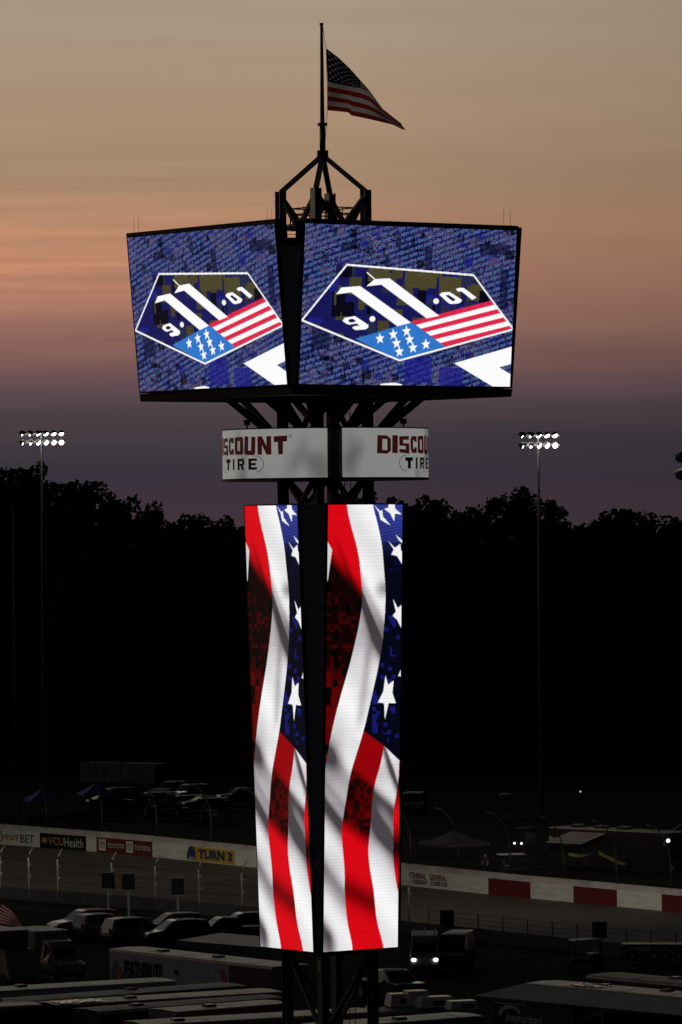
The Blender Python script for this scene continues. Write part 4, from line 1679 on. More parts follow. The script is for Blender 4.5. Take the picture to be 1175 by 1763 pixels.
for i, (px, ty, lab) in enumerate(TREES):
    d = 632 + rnd.uniform(-9, 12)
    top = at(px, ty, d)
    rt = empty('tree', (top.x, top.y, LOTZ), lab, 'tree', 'trees of the dark tree line', rz=rnd.uniform(0, 6.28))
    cr, tk = PROTO[(i * 5 + i // 3) % 6]
    k = (top.z - LOTZ) / 32.0 / .985
    wk = rnd.uniform(.82, 1.2)
    for nm, me in (('crown', cr), ('trunk', tk)):
        o = bpy.data.objects.new(nm, me)
        COL.objects.link(o)
        o.parent = rt
    rt.scale = (wk, wk, k)
# the wood behind reads as one mass
rs = random.Random(77)
mb = MB()
vs, fs = [], []
prof_t = [(t[0], t[1]) for t in TREES]
for k in range(62000):
    px = rs.uniform(-120, 1300) if k < 34000 else rs.choice((rs.uniform(-1100, -100), rs.uniform(1280, 2200)))
    d = rs.uniform(650, 690)
    yt = min(tab(prof_t, max(-30, min(1200, px))) + (34 if -100 < px < 1280 else 8) + 12 * math.sin(px * .09) + 8 * math.sin(px * .23 + 1), 912)
    p = at(px, yt, d)
    zt = max(6, p.z - LOTZ)
    z = LOTZ + zt * (rs.random() ** 1.25)
    s = rs.uniform(.9, 1.9)
    n1 = Vector((rs.uniform(-1, 1), rs.uniform(-1, 1), rs.uniform(-1, 1))).normalized()
    n2 = n1.orthogonal().normalized() * s * .5
    n1 = n1 * s * .6
    c = Vector((p.x, d, z))
    o = len(vs)
    vs += [c - n1, c + n2, c + n1, c - n2]
    fs.append((o, o + 1, o + 2, o + 3))
mb.add(vs, fs)
tag(mb.build('woodland', LEAF2), 'dark mass of woodland behind the tree line', 'woodland', None, 'stuff')

# ================================================================== VEHICLES


def stations(kind):
    # x, z_bottom, z_belt, z_top, half width belt, half width top
    if kind == 'suv':
        return [(-2.42, .50, .80, .82, .86, .84), (-2.36, .38, 1.02, 1.04, .95, .92), (-2.28, .34, 1.06, 1.12, .96, .88), (-2.02, .32, 1.08, 1.72, .97, .74), (-1.2, .32, 1.08, 1.79, .98, .74),
                (.1, .32, 1.06, 1.78, .98, .74), (.42, .32, 1.05, 1.70, .98, .73), (1.22, .32, 1.04, 1.10, .97, .85), (2.05, .34, .98, 1.01, .95, .82), (2.36, .40, .84, .88, .90, .78), (2.43, .46, .66, .68, .84, .8)]
    if kind == 'pickup':
        return [(-2.85, .55, .95, .97, .90, .9), (-2.8, .45, 1.08, 1.10, .97, .95), (-1.0, .42, 1.08, 1.11, .98, .95), (-.95, .42, 1.10, 1.3, .98, .86), (-.78, .42, 1.12, 1.78, .98, .76), (.35, .42, 1.12, 1.82, .98, .76),
                (.62, .42, 1.12, 1.74, .98, .76), (1.35, .42, 1.12, 1.18, .98, .88), (2.35, .44, 1.08, 1.12, .97, .86), (2.62, .5, .92, .95, .92, .84), (2.7, .55, .75, .77, .88, .84)]
    if kind == 'sedan':
        return [(-2.38, .48, .78, .80, .80, .78), (-2.3, .36, .93, .95, .88, .85), (-1.75, .3, .98, 1.0, .91, .82), (-1.05, .3, .98, 1.38, .92, .66), (-.3, .3, .97, 1.45, .92, .66), (.3, .3, .96, 1.40, .92, .66),
                (1.15, .3, .94, .98, .91, .8), (2.05, .34, .84, .86, .88, .76), (2.33, .4, .7, .72, .82, .74), (2.38, .45, .58, .6, .78, .74)]
    if kind == 'van':
        return [(-3.0, .5, 1.25, 2.5, .95, .82), (-2.95, .42, 1.25, 2.62, 1.0, .84), (.6, .4, 1.25, 2.68, 1.02, .84), (1.15, .4, 1.24, 2.58, 1.02, .84), (1.55, .4, 1.30, 2.2, 1.02, .85), (2.12, .4, 1.36, 1.46, 1.01, .9),
                (2.6, .42, 1.30, 1.36, .98, .86), (2.92, .46, 1.20, 1.24, .92, .84), (3.0, .5, .8, .82, .86, .82)]


def sample(st, x):
    for k in range(len(st) - 1):
        if x <= st[k + 1][0]:
            f = (x - st[k][0]) / (st[k + 1][0] - st[k][0])
            return [st[k][j] + (st[k + 1][j] - st[k][j]) * f for j in range(6)]
    return st[-1]


WIN = {'suv': ([(-1.92, -1.12), (-1.02, -.12), (-.02, .78)], (.46, 1.16), (-2.26, -2.04)),
       'pickup': ([(-.74, -.08), (.0, .92)], (.66, 1.30), (-.94, -.79)),
       'sedan': ([(-1.2, -.35), (-.26, .72)], (.33, 1.1), (-1.7, -1.08)),
       'van': ([(.75, 1.62)], (1.58, 2.08), None)}
WHEELX = {'suv': (-1.45, 1.45, .38), 'pickup': (-1.75, 1.72, .41), 'sedan': (-1.4, 1.42, .33), 'van': (-1.8, 1.95, .36)}


def car_parts(kind, paint, lit=False):
    st = stations(kind)
    parts = {}
    mb = MB()
    vs, fs = [], []
    for x, zb, zl, zt, wl, wt in st:
        zm = (zb + zl) / 2
        ring = [(-wl * .93, zb), (-wl, zm), (-wl, zl), (-wt, zt - .03 * (zt - zl > .3)), (-wt * .86, zt), (wt * .86, zt), (wt, zt - .03 * (zt - zl > .3)), (wl, zl), (wl, zm), (wl * .93, zb)]
        vs += [(x, y, z) for y, z in ring]
    n = 10
    for k in range(len(st) - 1):
        for j in range(n):
            fs.append((k * n + j, k * n + (j + 1) % n, (k + 1) * n + (j + 1) % n, (k + 1) * n + j))
    fs.append(tuple(range(n))[::-1])
    fs.append(tuple((len(st) - 1) * n + j for j in range(n)))
    mb.add(vs, fs, paint)
    # bumpers, sill, grille and plate in darker trim
    L0, L1 = st[0][0], st[-1][0]
    mb.box((L1 - .02, 0, st[-2][1] + .14), (.12, 1.5, .22), BLKP)
    mb.box((L0 + .02, 0, st[1][1] + .16), (.12, 1.6, .2), BLKP)
    mb.box((L0 - .045, 0, st[0][2] - .02), (.01, .5, .13), WHITEP)
    parts['body'] = mb
    sides, wsh, rear = WIN[kind]
    mb = MB()
    for sg in (-1, 1):
        for x0, x1 in sides:
            q = []
            for x, t in ((x0, .12), (x1, .12), (x1, .86), (x0, .86)):
                _, zb, zl, zt, wl, wt = sample(st, x)
                xx = x
                if zt - zl < .45 and t > .5:
                    t = .6
                q.append((xx, sg * (wl + (wt - wl) * t + .012), zl + (zt - zl) * t))
            mb.add(q, [(0, 1, 2, 3)])

    def slanted(x0, x1, f0=.08, f1=.92):
        a, b_ = sample(st, x0), sample(st, x1)
        q = []
        for f, sg in ((f0, -1), (f0, 1), (f1, 1), (f1, -1)):
            x = x0 + (x1 - x0) * f
            s_ = sample(st, x)
            q.append((x, sg * s_[5] * .84, s_[3] + .006))
        nx = Vector(q[1]) - Vector(q[0])
        ny = Vector(q[3]) - Vector(q[0])
        nn = nx.cross(ny).normalized()
        if nn.z < 0:
            nn = -nn
        mb.add([Vector(p) + nn * .012 for p in q], [(0, 1, 2, 3)])
    slanted(*wsh)
    if rear:
        slanted(rear[0], rear[1])
    parts['window'] = mb
    for nm, x, m in (('headlight', L1, LAMPON if lit else CHROME), ('taillight', L0, TAILR)):
        for sg in (-1, 1):
            mb = MB()
            k = -2 if nm == 'headlight' else 1
            s_ = st[k]
            zc = s_[2] - (.04 if kind == 'van' else .12) if nm == 'headlight' else s_[2] - .06
            xx = s_[0] + (.02 if nm == 'headlight' else -.02)
            c = Vector((xx, sg * (s_[4] - .2), zc))
            vs = []
            for j in range(10):
                a = j / 10 * 6.2832
                vs.append(c + Vector((0, math.cos(a) * (.17 if nm == 'headlight' else .11), math.sin(a) * (.105 if nm == 'headlight' else .19))))
            dx = .09 if nm == 'headlight' else -.06
            mb.add(vs + [v + Vector((dx, 0, -.02)) for v in vs], [tuple(range(10)), tuple(range(10, 20))] + [(j, (j + 1) % 10, 10 + (j + 1) % 10, 10 + j) for j in range(10)])
            parts[(nm, sg)] = (mb, m)
    xa, xb, wr = WHEELX[kind]
    for x in (xa, xb):
        for sg in (-1, 1):
            w_ = sample(st, x)[4]
            mb = MB()
            mb.tube([(x, sg * (w_ - .2), wr), (x, sg * (w_ + .02), wr)], wr, 18)
            rm = MB()
            rm.tube([(x, sg * (w_ + .005), wr), (x, sg * (w_ + .035), wr)], [wr * .64, wr * .58], 14)
            parts[('wheel', x, sg)] = (mb, rm)
    mb = MB()
    for sg in (-1, 1):
        xm = wsh[1] - .22
        s_ = sample(st, xm)
        mb.box((xm, sg * (s_[4] + .12), s_[2] + .08), (.12, .2, .16))
    parts['mirror'] = mb
    return parts


def make_car(name, kind, paint, loc, ang, lab, cat, lit=False, group=None, scale=1.0):
    rt = empty(name, loc, lab, cat, group, rz=R(ang))
    rt.scale = (scale,) * 3
    P_ = car_parts(kind, paint, lit)
    for k, v in P_.items():
        if k == 'body':
            v.build('body', None, rt)
        elif k == 'window':
            v.build('window', GLASS, rt)
        elif k == 'mirror':
            v.build('mirror', BLKP, rt)
        elif k[0] == 'wheel':
            w = v[0].build('wheel', TYRE, rt)
            v[1].build('rim', RIM, w)
        else:
            v[0].build(k[0], v[1], rt)
    return rt


# row of cars on the infield, beside the inner wall
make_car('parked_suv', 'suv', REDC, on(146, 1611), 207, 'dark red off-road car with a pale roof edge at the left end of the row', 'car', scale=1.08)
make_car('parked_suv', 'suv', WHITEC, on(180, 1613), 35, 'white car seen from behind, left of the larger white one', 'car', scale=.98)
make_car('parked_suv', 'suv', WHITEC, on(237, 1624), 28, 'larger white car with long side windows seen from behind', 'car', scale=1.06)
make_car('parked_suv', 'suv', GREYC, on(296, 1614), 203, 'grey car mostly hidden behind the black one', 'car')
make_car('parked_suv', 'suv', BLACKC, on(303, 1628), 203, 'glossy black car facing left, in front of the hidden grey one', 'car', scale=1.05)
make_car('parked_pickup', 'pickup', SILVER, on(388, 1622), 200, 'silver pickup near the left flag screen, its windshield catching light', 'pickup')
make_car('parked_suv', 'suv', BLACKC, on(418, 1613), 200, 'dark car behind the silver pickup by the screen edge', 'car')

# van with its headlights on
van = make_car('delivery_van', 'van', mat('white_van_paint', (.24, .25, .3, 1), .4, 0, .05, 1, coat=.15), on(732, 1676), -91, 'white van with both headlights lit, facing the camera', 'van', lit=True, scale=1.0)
mb = MB()
for y in (-.7, 0, .7):
    mb.beam((-2.4, y, 2.82), (1.0, y, 2.84), .05)
for x in (-2.2, -.6, .9):
    mb.beam((x, -.75, 2.8), (x, .75, 2.8), .05)
    for y in (-.7, .7):
        mb.beam((x, y, 2.5), (x, y, 2.8), .04)
mb.build('roof_rack', DSTEEL, van)
make_car('parked_van', 'van', mat('dark_grey_car_paint', (.04, .042, .05, 1), .35, 0, .1, 1, coat=.2), on(786, 1668), -100, 'grey van half hidden behind the white van with lit headlights', 'van', scale=.92)
make_car('parked_pickup', 'pickup', NAVYC, on(674, 1722), -60, 'dark navy truck with a pale roof right of the tower base', 'pickup', scale=1.08)

# ambulance at the left
amb = make_car('ambulance', 'van', WHITEC, on(92, 1688), -62, 'white ambulance with a box body and blue hood, under the big flag', 'ambulance', scale=1.02)
mb = MB()
mb.box((-2.3, 0, 1.85), (4.1, 2.35, 2.5), SIDEW)
mb.box((-2.3, 0, 3.14), (4.16, 2.42, .08), WHITEP)
mb.build('box_body', None, amb)
mb = MB()
for k in range(5):
    mb.box((-.18, -.9 + .45 * k, 2.96), (.1, .2, .12))
mb.build('light_bar', TAILR, amb)
mb = MB()
mb.box((2.38, 0, 1.2), (.5, 1.3, .02))
mb.build('hood_stripe', BLUEP, amb)
mb = MB()
mb.box((-2.3, -1.19, 1.5), (3.9, .02, .3))
mb.build('side_stripe', BLUEP, amb)

# boxy command vehicle at the left edge
g = on(-6, 1695)
cv = empty('command_truck', g, 'tall olive grey box truck cut by the left edge of the frame', 'truck', rz=R(-60))
mb = MB()
mb.box((-1.0, 0, 2.1), (6.5, 2.45, 2.9), mat('olive_paint', (.2, .2, .15, 1), .5, 0, .1, 1))
mb.box((-1.0, 0, 3.6), (6.55, 2.5, .1), WHITEP)
mb.build('box_body', None, cv)
mb = MB()
mb.hexa([(2.27, -1.1, .6), (4.1, -1.05, .6), (4.1, 1.05, .6), (2.27, 1.1, .6), (2.27, -1.1, 2.6), (3.3, -1.0, 2.5), (3.3, 1.0, 2.5), (2.27, 1.1, 2.6)])
mb.build('cab', MATS['olive_paint'], cv)
for x in (-3.0, 3.2):
    for sg in (-1, 1):
        mb = MB()
        mb.tube([(x, sg * .85, .48), (x, sg * 1.15, .48)], .48, 16)
        mb.build('wheel', TYRE, cv)
mb = MB()
mb.box((-.2, -1.235, 1.35), (.9, .02, .6))
mb.build('placard', WHITEP, cv)


def pole_flag():
    A_ = at(-34, 1546, 352)
    mb = MB()
    mb.tube([(A_.x, A_.y, 0), (A_.x, A_.y, A_.z + .5)], .05, 8)
    tag(mb.build('flag_staff', STEEL), 'pole of the striped flag just outside the left edge', 'flagpole')
    T = [(0, -30, 1548), (.4, 3, 1554), (.7, 20, 1566), (1.0, 37, 1591)]
    B = [(0, -32, 1594), (.35, -10, 1588), (.7, 15, 1594), (1.0, 39, 1597)]

    def f(u, v):
        a, b_ = interp(T, u), interp(B, u)
        return tuple(at(a[0] + (b_[0] - a[0]) * v, a[1] + (b_[1] - a[1]) * v, 352 + .25 * math.sin(u * 10 + v * 2)))
    tag(flag_sheet('flag', f), 'striped flag on a pole at the lower left edge, above the ambulance', 'flag')


pole_flag()

# ---- haulers: long box trailers seen from above


def hauler(name, near_a, near_b, ztop, width, lab, side, roof, ribs=True, back=None, cat='trailer', zbot=1.0, d_over=None):
    """near_a, near_b: photograph ends of the near roof edge (at height ztop)"""
    a, b_ = on(near_a[0], near_a[1], ztop), on(near_b[0], near_b[1], ztop)
    t = (b_ - a)
    ln = t.length
    ang = math.atan2(t.y, t.x)
    rt = empty(name, (a.x, a.y, 0), lab, cat, rz=ang)
    mb = MB()
    mb.box((ln / 2, width / 2, (ztop - .06 + zbot) / 2), (ln, width, ztop - .06 - zbot))
    mb.build('body', side, rt)
    mb = MB()
    n = max(2, int(ln / 1.2))
    vs, fs = [], []
    for k in range(n + 1):         # gently crowned roof in sheets
        x = -.03 + (ln + .06) * k / n
        for y, z in ((-.04, 0), (.06, .035), (width / 2, .085), (width - .06, .035), (width + .04, 0)):
            vs.append((x, y, ztop - .05 + z))
    for k in range(n):
        for j in range(4):
            fs.append((k * 5 + j, (k + 1) * 5 + j, (k + 1) * 5 + j + 1, k * 5 + j + 1))
    mb.add(vs, fs)
    if ribs:
        for k in range(1, n):
            x = ln * k / n
            if k % 3 == 0:
                mb.beam((x, .1, ztop - .003), (x, width / 2, ztop + .038), .04, .012)
    mb.build('roof', roof, rt)
    mb = MB()
    mb.beam((0, -.02, ztop - .12), (ln, -.02, ztop - .12), .05, .12)
    mb.beam((0, -.02, zbot + .1), (ln, -.02, zbot + .1), .05, .16)
    mb.build('trim_rail', STEEL, rt)
    rv = random.Random(int(near_a[0] * 7 + near_a[1]))
    for k in range(int(ln / 7)):
        x, y = (k + rv.uniform(.3, .8)) * 7, width * rv.uniform(.35, .7)
        if x < ln - .6:
            vb = MB()
            vb.hexa([(x - .34, y - .3, ztop - .0), (x + .34, y - .3, ztop), (x + .34, y + .3, ztop), (x - .34, y + .3, ztop),
                     (x - .26, y - .24, ztop + .13), (x + .26, y - .24, ztop + .13), (x + .26, y + .24, ztop + .13), (x - .26, y + .24, ztop + .13)])
            vb.build('roof_vent', ROOFD if k % 2 else SIDEK, rt)
    for x in (ln * .74, ln * .74 + 1.15):
        for y in (.3, width - .3):
            mb = MB()
            mb.tube([(x, y - .16, .5), (x, y + .16, .5)], .5, 14)
            w = mb.build('wheel', TYRE, rt)
            rm = MB()
            rm.tube([(x, y - .2, .5), (x, y - .165, .5)], .24, 10)
            rm.build('rim', RIM, w)
    return rt, ln


hauler('race_trailer', (-60, 1709), (303, 1688), 4.1, 2.6, 'long trailer with a plain tan roof, second row from the feather logo trailer', SIDEW, ROOFT)
hauler('race_trailer', (-60, 1731), (424, 1696), 4.1, 2.6, 'long trailer with a dark blue grey roof between two tan ones at left', SIDEG, ROOFD)
hc, lnc = hauler('race_trailer', (98, 1730), (486, 1706.5), 4.1, 2.6, 'long trailer whose tan roof has bright glare at its left end', SIDEK, ROOFT)
hauler('race_trailer', (-50, 1735), (72, 1728.5), 4.1, 2.0, 'short tan roofed trailer at the left edge in the foreground', SIDEK, ROOFT)
hauler('race_trailer', (170, 1741), (488, 1716), 4.0, 2.5, 'long trailer with a dull brown roof running behind the tower leg', SIDEK, ROOFD)
hauler('race_trailer', (303, 1741.5), (500, 1726), 4.1, 2.5, 'shorter trailer with a tan roof starting mid left and ending at the tower', SIDEG, ROOFT)
hauler('race_trailer', (250, 1764), (655, 1741), 4.1, 2.7, 'long foreground trailer with a red edged tan roof passing behind the tower', REDG, ROOFT)
hauler('race_trailer', (570, 1768), (832, 1748), 4.1, 2.7, 'foreground trailer with a tan roof right of the tower base', SIDEG, ROOFT)
hauler('race_trailer', (520, 1747), (800, 1736), 3.9, 2.6, 'trailer with a grey roof carrying white boxes, right of the tower', SIDEK, ROOFD)
for x, y, w, h, lab in ((690, 1731, 1.5, .65, 'white roof box with a dark vent, nearest the tower'), (716, 1731, 1.3, .8, 'tall white roof box with a dark vent, second from the tower'),
                        (748, 1733, 1.9, .55, 'flat white roof box, third from the tower'), (795, 1737, 1.6, .45, 'low white roof box, farthest from the tower')):
    p = on(x, y, 3.95)
    rt = empty('roof_box', p, lab, 'box', 'white boxes on the trailer roof', rz=.35)
    mb = MB()
    mb.hexa([(-w / 2, -.5, 0), (w / 2, -.5, 0), (w / 2, .5, 0), (-w / 2, .5, 0), (-w / 2 + .1, -.42, h), (w / 2 - .1, -.42, h), (w / 2 - .1, .42, h), (-w / 2 + .1, .42, h)])
    mb.build('casing', WHITEP, rt)
    mb = MB()
    mb.box((w * .1, -.49, h * .4), (w * .42, .06, h * .42))
    mb.build('vent', BLKP, rt)
GLARE_MAT = mat('roof_glare', (.75, .62, .54, 1), .2, .9, .2, 3.0, .2)  # shiny wrinkled sheet added only to make glare patches on two roofs


def glare_sheet(parent, x0, x1, y0, y1, z, seed):
    rs = random.Random(seed)
    nx, ny = 26, 9
    vs, fs = [], []
    for i in range(nx + 1):
        for j in range(ny + 1):
            e = math.sin(math.pi * i / nx) * .25
            vs.append((x0 + (x1 - x0) * i / nx + rs.uniform(-.05, .05), y0 + (y1 - y0) * (j / ny) + e * rs.uniform(-.3, .3), z + rs.uniform(0, .045)))
    for i in range(nx):
        for j in range(ny):
            if rs.random() < .84:
                a = i * (ny + 1) + j
                fs.append((a, a + ny + 1, a + ny + 2, a + 1))
    return MB().add(vs, fs).build('glare_sheet', GLARE_MAT, parent)


glare_sheet(hc, .3, 3.0, .15, 1.6, 4.13, 1)
# the white trailer with the feather mark
ft, ln = hauler('race_trailer', (189, 1633), (470, 1664), 4.1, 2.6, 'white trailer with a feather emblem and black lettering on its side', SIDEW, ROOFT)


def side_map(z0, k=.03):
    return lambda u, v: Vector((u, -k, v))


mb = MB()
put_text(mb, 'FEATHERLITE', side_map(0), (1.6, 2.45, 5.7, 3.5), BLKP, .05, 0)
mb.build('lettering', None, ft)
mb = MB()
put_text(mb, 'TRAILERS', side_map(0), (2.2, 2.05, 4.9, 2.3), REDG, .02, .2)
mb.build('lettering', None, ft)
mb = MB()
for k in range(12):
    w = .16 + .55 * math.sin((k + 1) / 13 * math.pi)
    z = 1.9 + k * .13
    put_poly(mb, [(.9 - w, z), (.88, z), (.88, z + .07), (.9 - w * .9, z + .07)], side_map(0), BLKP)
put_poly(mb, [(.94, 1.9), (1.3, 2.1), (1.48, 2.5), (1.3, 2.9), (.96, 3.3), (1.06, 2.8), (1.04, 2.3)], side_map(0), REDG)
mb.build('emblem', None, ft)
mb = MB()
mb.box(((12.7 + ln) / 2, -.012, 2.45), (ln - 12.7, .03, 2.9))
mb.build('open_gooseneck_dark', SIDEK, ft)  # black sheet stands in for the dark open gooseneck below the roof
mb = MB()
for k in range(7):
    f = k / 6
    u0, u1 = 11.6 + .8 * math.sin(f * 1.5), 11.6 + .8 * math.sin((f + .16) * 1.5)
    put_poly(mb, [(u0, 3.6 - f * 2.2), (u0 + .5, 3.6 - f * 2.2), (u1 + .5, 3.6 - (f + .16) * 2.2), (u1, 3.6 - (f + .16) * 2.2)], side_map(0), REDG)
mb.build('side_graphic', None, ft)
mb = MB()
mb.box((7.2, -.03, 3.1), (.3, .05, .26))
mb.build('side_lamp', BLKP, ft)
# dark covered thing behind the feather trailer
g = on(370, 1667)
mb = MB()
tp = [on(x, y, 2.6) for x, y in ((305, 1619), (452, 1631), (452, 1612), (380, 1606))]
mb.hexa([Vector((p.x, p.y, .3)) for p in tp] + tp)
tag(mb.build('covered_trailer', mat('dark_tarp', (.03, .03, .045, 1), .45, 0, .3, .8, .6)), 'low trailer under a dark tarpaulin behind the white feather trailer', 'trailer')

# hauler with the awning at right
ch, ln = hauler('race_hauler', (905, 1692), (1290, 1727), 4.2, 2.6, 'big hauler at lower right with a grey awning and red and black side graphics', SIDEK, ROOFT, cat='truck')
glare_sheet(ch, 2.6, 5.4, .4, 1.9, 4.24, 2)
mb = MB()
a0, a1 = 0.0, ln
mb.hexa([(-1.2, -2.7, 3.55), (a1, -2.7, 3.55), (a1, -.05, 4.08), (-.2, -.05, 4.08), (-1.2, -2.7, 3.6), (a1, -2.7, 3.6), (a1, -.05, 4.14), (-.2, -.05, 4.14)])
mb.build('awning', mat('awning_grey', (.085, .092, .12, 1), .55, 0, .15, .6), ch)
for x in (-1.1, 2.5, 5.5, 9.0, ln - .3):
    MB().beam((x, -2.65, 0), (x, -2.65, 3.55), .07).build('awning_post', DSTEEL, ch)
mb = MB()
rs = random.Random(4)
for k in range(26):
    x, z = rs.uniform(.2, ln - 1), rs.uniform(1.4, 3.6)
    w, h = rs.uniform(.3, 1.3), rs.uniform(.06, .3)
    m_ = REDG if rs.random() < .8 else YELP
    put_poly(mb, [(x, z), (x + w * .6, z - h * .4), (x + w, z + h * .2), (x + w * .5, z + h)], lambda u, v: Vector((u, -.03 - .0015 * k, v)), m_)
mb.build('side_graphic', None, ch)
mb = MB()
ox = 1.05


def cm(u, v):
    return Vector((u, -2.76, v))


pts = [on(x, y, 3) for x, y in ((0, 0),)] if False else []
mb = MB()
mb.box((1.0 + 2.6, -2.72, 2.72), (6.4, .05, 1.2))
mb.build('awning_skirt', SIDEK, ch)
mb = MB()
o_, i_ = [], []
for k in range(13):
    a = R(175 - 150 * k / 12)
    o_.append((1.75 + .95 * math.cos(a), 2.65 + .62 * math.sin(a)))
    i_.append((1.82 + .80 * math.cos(a), 2.58 + .46 * math.sin(a) * (1 + .1 * math.sin(k / 12 * 3.14))))
for k in range(12):
    put_poly(mb, [o_[k], o_[k + 1], i_[k + 1], i_[k]], cm, WHITEP)
put_text(mb, 'hampion', cm, (1.35, 2.22, 4.35, 2.85), GREYT, .02, .3)
mb.build('lettering', None, ch)
hauler('race_hauler', (1010, 1678), (1260, 1701), 4.2, 2.6, 'navy hauler with a dull tan roof behind the awning hauler at right', SIDEN, ROOFD, cat='truck')

# utility carts and a trailer with white fenders at right
g = on(1127, 1662)
ut = empty('fender_trailer', g, 'dark trailer with rounded white fenders over its wheels at the right edge', 'trailer', rz=R(-8))
mb = MB()
mb.box((.3, .9, .95), (5.0, 1.7, .9))
mb.build('body', SIDEK, ut)
for x in (-1.45, -.02, .75, 1.7):
    mb = MB()
    mb.tube([(x, -.12, .62), (x, .18, .62)], .36, 16)
    w = mb.build('wheel', TYRE, ut)
    rm = MB()
    rm.tube([(x, -.15, .62), (x, -.122, .62)], [.19, .22], 12)
    rm.build('rim', RIM, w)
mb = MB()
for x0, x1 in ((-2.0, -1.0), (-.6, .4), (.25, 1.28), (1.25, 2.2)):
    c = (x0 + x1) / 2
    for k in range(10):
        a0_, a1_ = math.pi * k / 10, math.pi * (k + 1) / 10
        q = [(c + math.cos(a) * .5, y, .66 + math.sin(a) * .5) for a in (a0_, a1_) for y in (-.22, .3)]
        q2 = [(c + math.cos(a) * .44, y, .66 + math.sin(a) * .44) for a in (a0_, a1_) for y in (-.22, .3)]
        mb.hexa([q2[0], q2[1], q2[3], q2[2], q[0], q[1], q[3], q[2]])
mb.box((-.75, -.2, 1.1), (.9, .04, .3))
mb.build('fender', WHITEP, ut)


def golf_cart(loc, ang, lab, roofm=CARTR, lit=False, scale=1.0):
    rt = empty('golf_cart', loc, lab, 'golf cart', 'golf carts around the track', rz=R(ang))
    rt.scale = (scale,) * 3
    mb = MB()
    mb.hexa([(-1.15, -.55, .3), (1.2, -.55, .3), (1.2, .55, .3), (-1.15, .55, .3), (-1.1, -.55, .55), (1.1, -.5, .8), (1.1, .5, .8), (-1.1, .55, .55)])
    mb.box((-.75, 0, .72), (.7, 1.1, .34))
    mb.build('body', DARKCL, rt)
    mb = MB()
    mb.box((-.5, 0, .93), (.5, 1.05, .12))
    mb.box((-.82, 0, 1.2), (.12, 1.05, .45))
    mb.build('seat', GREYC, rt)
    mb = MB()
    mb.hexa([(-1.15, -.62, 1.86), (1.0, -.6, 1.86), (1.0, .6, 1.86), (-1.15, .62, 1.86), (-1.05, -.54, 1.95), (.9, -.52, 1.95), (.9, .52, 1.95), (-1.05, .54, 1.95)])
    mb.build('roof', roofm, rt)
    for x0, x1 in ((-1.05, -1.0), (1.02, .85)):
        for y in (-.5, .5):
            MB().beam((x0, y, .6), (x1, y, 1.87), .05).build('roof_post', BLKP, rt)
    for x in (-.8, .85):
        for sg in (-1, 1):
            mb = MB()
            mb.tube([(x, sg * .4, .23), (x, sg * .6, .23)], .23, 12)
            mb.build('wheel', TYRE, rt)
    for sg in (-1, 1):
        mb = MB()
        mb.tube([(1.14, sg * .36, .62), (1.22, sg * .36, .62)], .085, 10)
        mb.build('headlight', LAMPON if lit else CHROME, rt)
    return rt


golf_cart(on(1008, 1667), 200, 'golf cart with a pale pink roof left of the white fendered trailer')
golf_cart(on(278, 1411, LOTZ), 10, 'white roofed golf cart at the left of the row beyond the wall', scale=1.35)
golf_cart(on(330, 1413, LOTZ), 10, 'white roofed golf cart in the middle of the row beyond the wall', scale=1.25)
golf_cart(on(372, 1418, LOTZ), 8, 'white roofed golf cart at the right of the row, beside the standing person', scale=1.25)
golf_cart(on(905, 1463, 1.5), 235, 'golf cart with two lit headlights left of the motorhome', DARKCAN, True)
golf_cart(on(882, 1511, 1.2), 15, 'golf cart with a tan roof just behind the red and white wall', scale=1.0)

# ---- beyond the wall
for px, y, kind, paint, ang, lab, cat, sc_ in (
        (222, 1387, 'suv', GREYC, 20, 'grey car parked below the pale box trailer beyond the wall', 'car', 1.05),
        (300, 1378, 'pickup', GREYC, 235, 'large pickup with a bright headlight beyond the wall', 'pickup', 1.1),
        (325, 1380, 'suv', NAVYC, 230, 'dark blue car tucked behind the large pickup beyond the wall', 'car', 1.0),
        (352, 1396, 'sedan', GREYC, 200, 'low grey car right above the white golf cart roofs', 'car', 1.05),
        (418, 1387, 'pickup', SILVER, 195, 'silver pickup partly hidden by the left flag screen beyond the wall', 'pickup', 1.0),
        (712, 1402, 'suv', GREYC, 262, 'dark car right beside the right flag screen beyond the wall', 'car', 1.2),
        (190, 1392, 'sedan', BLACKC, 20, 'black car between the two blue canopies and the pale trailer', 'car', 1.0),
        (1190, 1452, 'suv', BLACKC, 160, 'dark car at the right edge behind the motorhome', 'car', 1.1)):
    make_car('parked_car' if kind != 'pickup' else 'parked_pickup', kind, paint, on(px, y, LOTZ), ang, lab, cat, scale=sc_)

# pale box trailer
a = on(138, 1356, LOTZ)
b_ = on(266, 1360, LOTZ)
ln = (b_ - a).length
bt = empty('box_trailer', a, 'long pale blue grey box trailer below the trees at left', 'trailer', rz=math.atan2(b_.y - a.y, b_.x - a.x))
mb = MB()
mb.box((ln / 2, 1.25, 1.7), (ln, 2.5, 2.1))
for k in range(1, 9):
    mb.box((ln * k / 9, -.01, 1.7), (.04, .03, 2.0))
mb.build('body', SIDEG, bt)
for x in (ln * .6, ln * .6 + 1):
    mb = MB()
    mb.tube([(x, .05, .42), (x, .3, .42)], .42, 14)
    mb.build('wheel', TYRE, bt)
mb = MB()
mb.box((ln * .46, 1.2, 2.87), (.8, .8, .22))
mb.build('roof_vent', GREYC, bt)
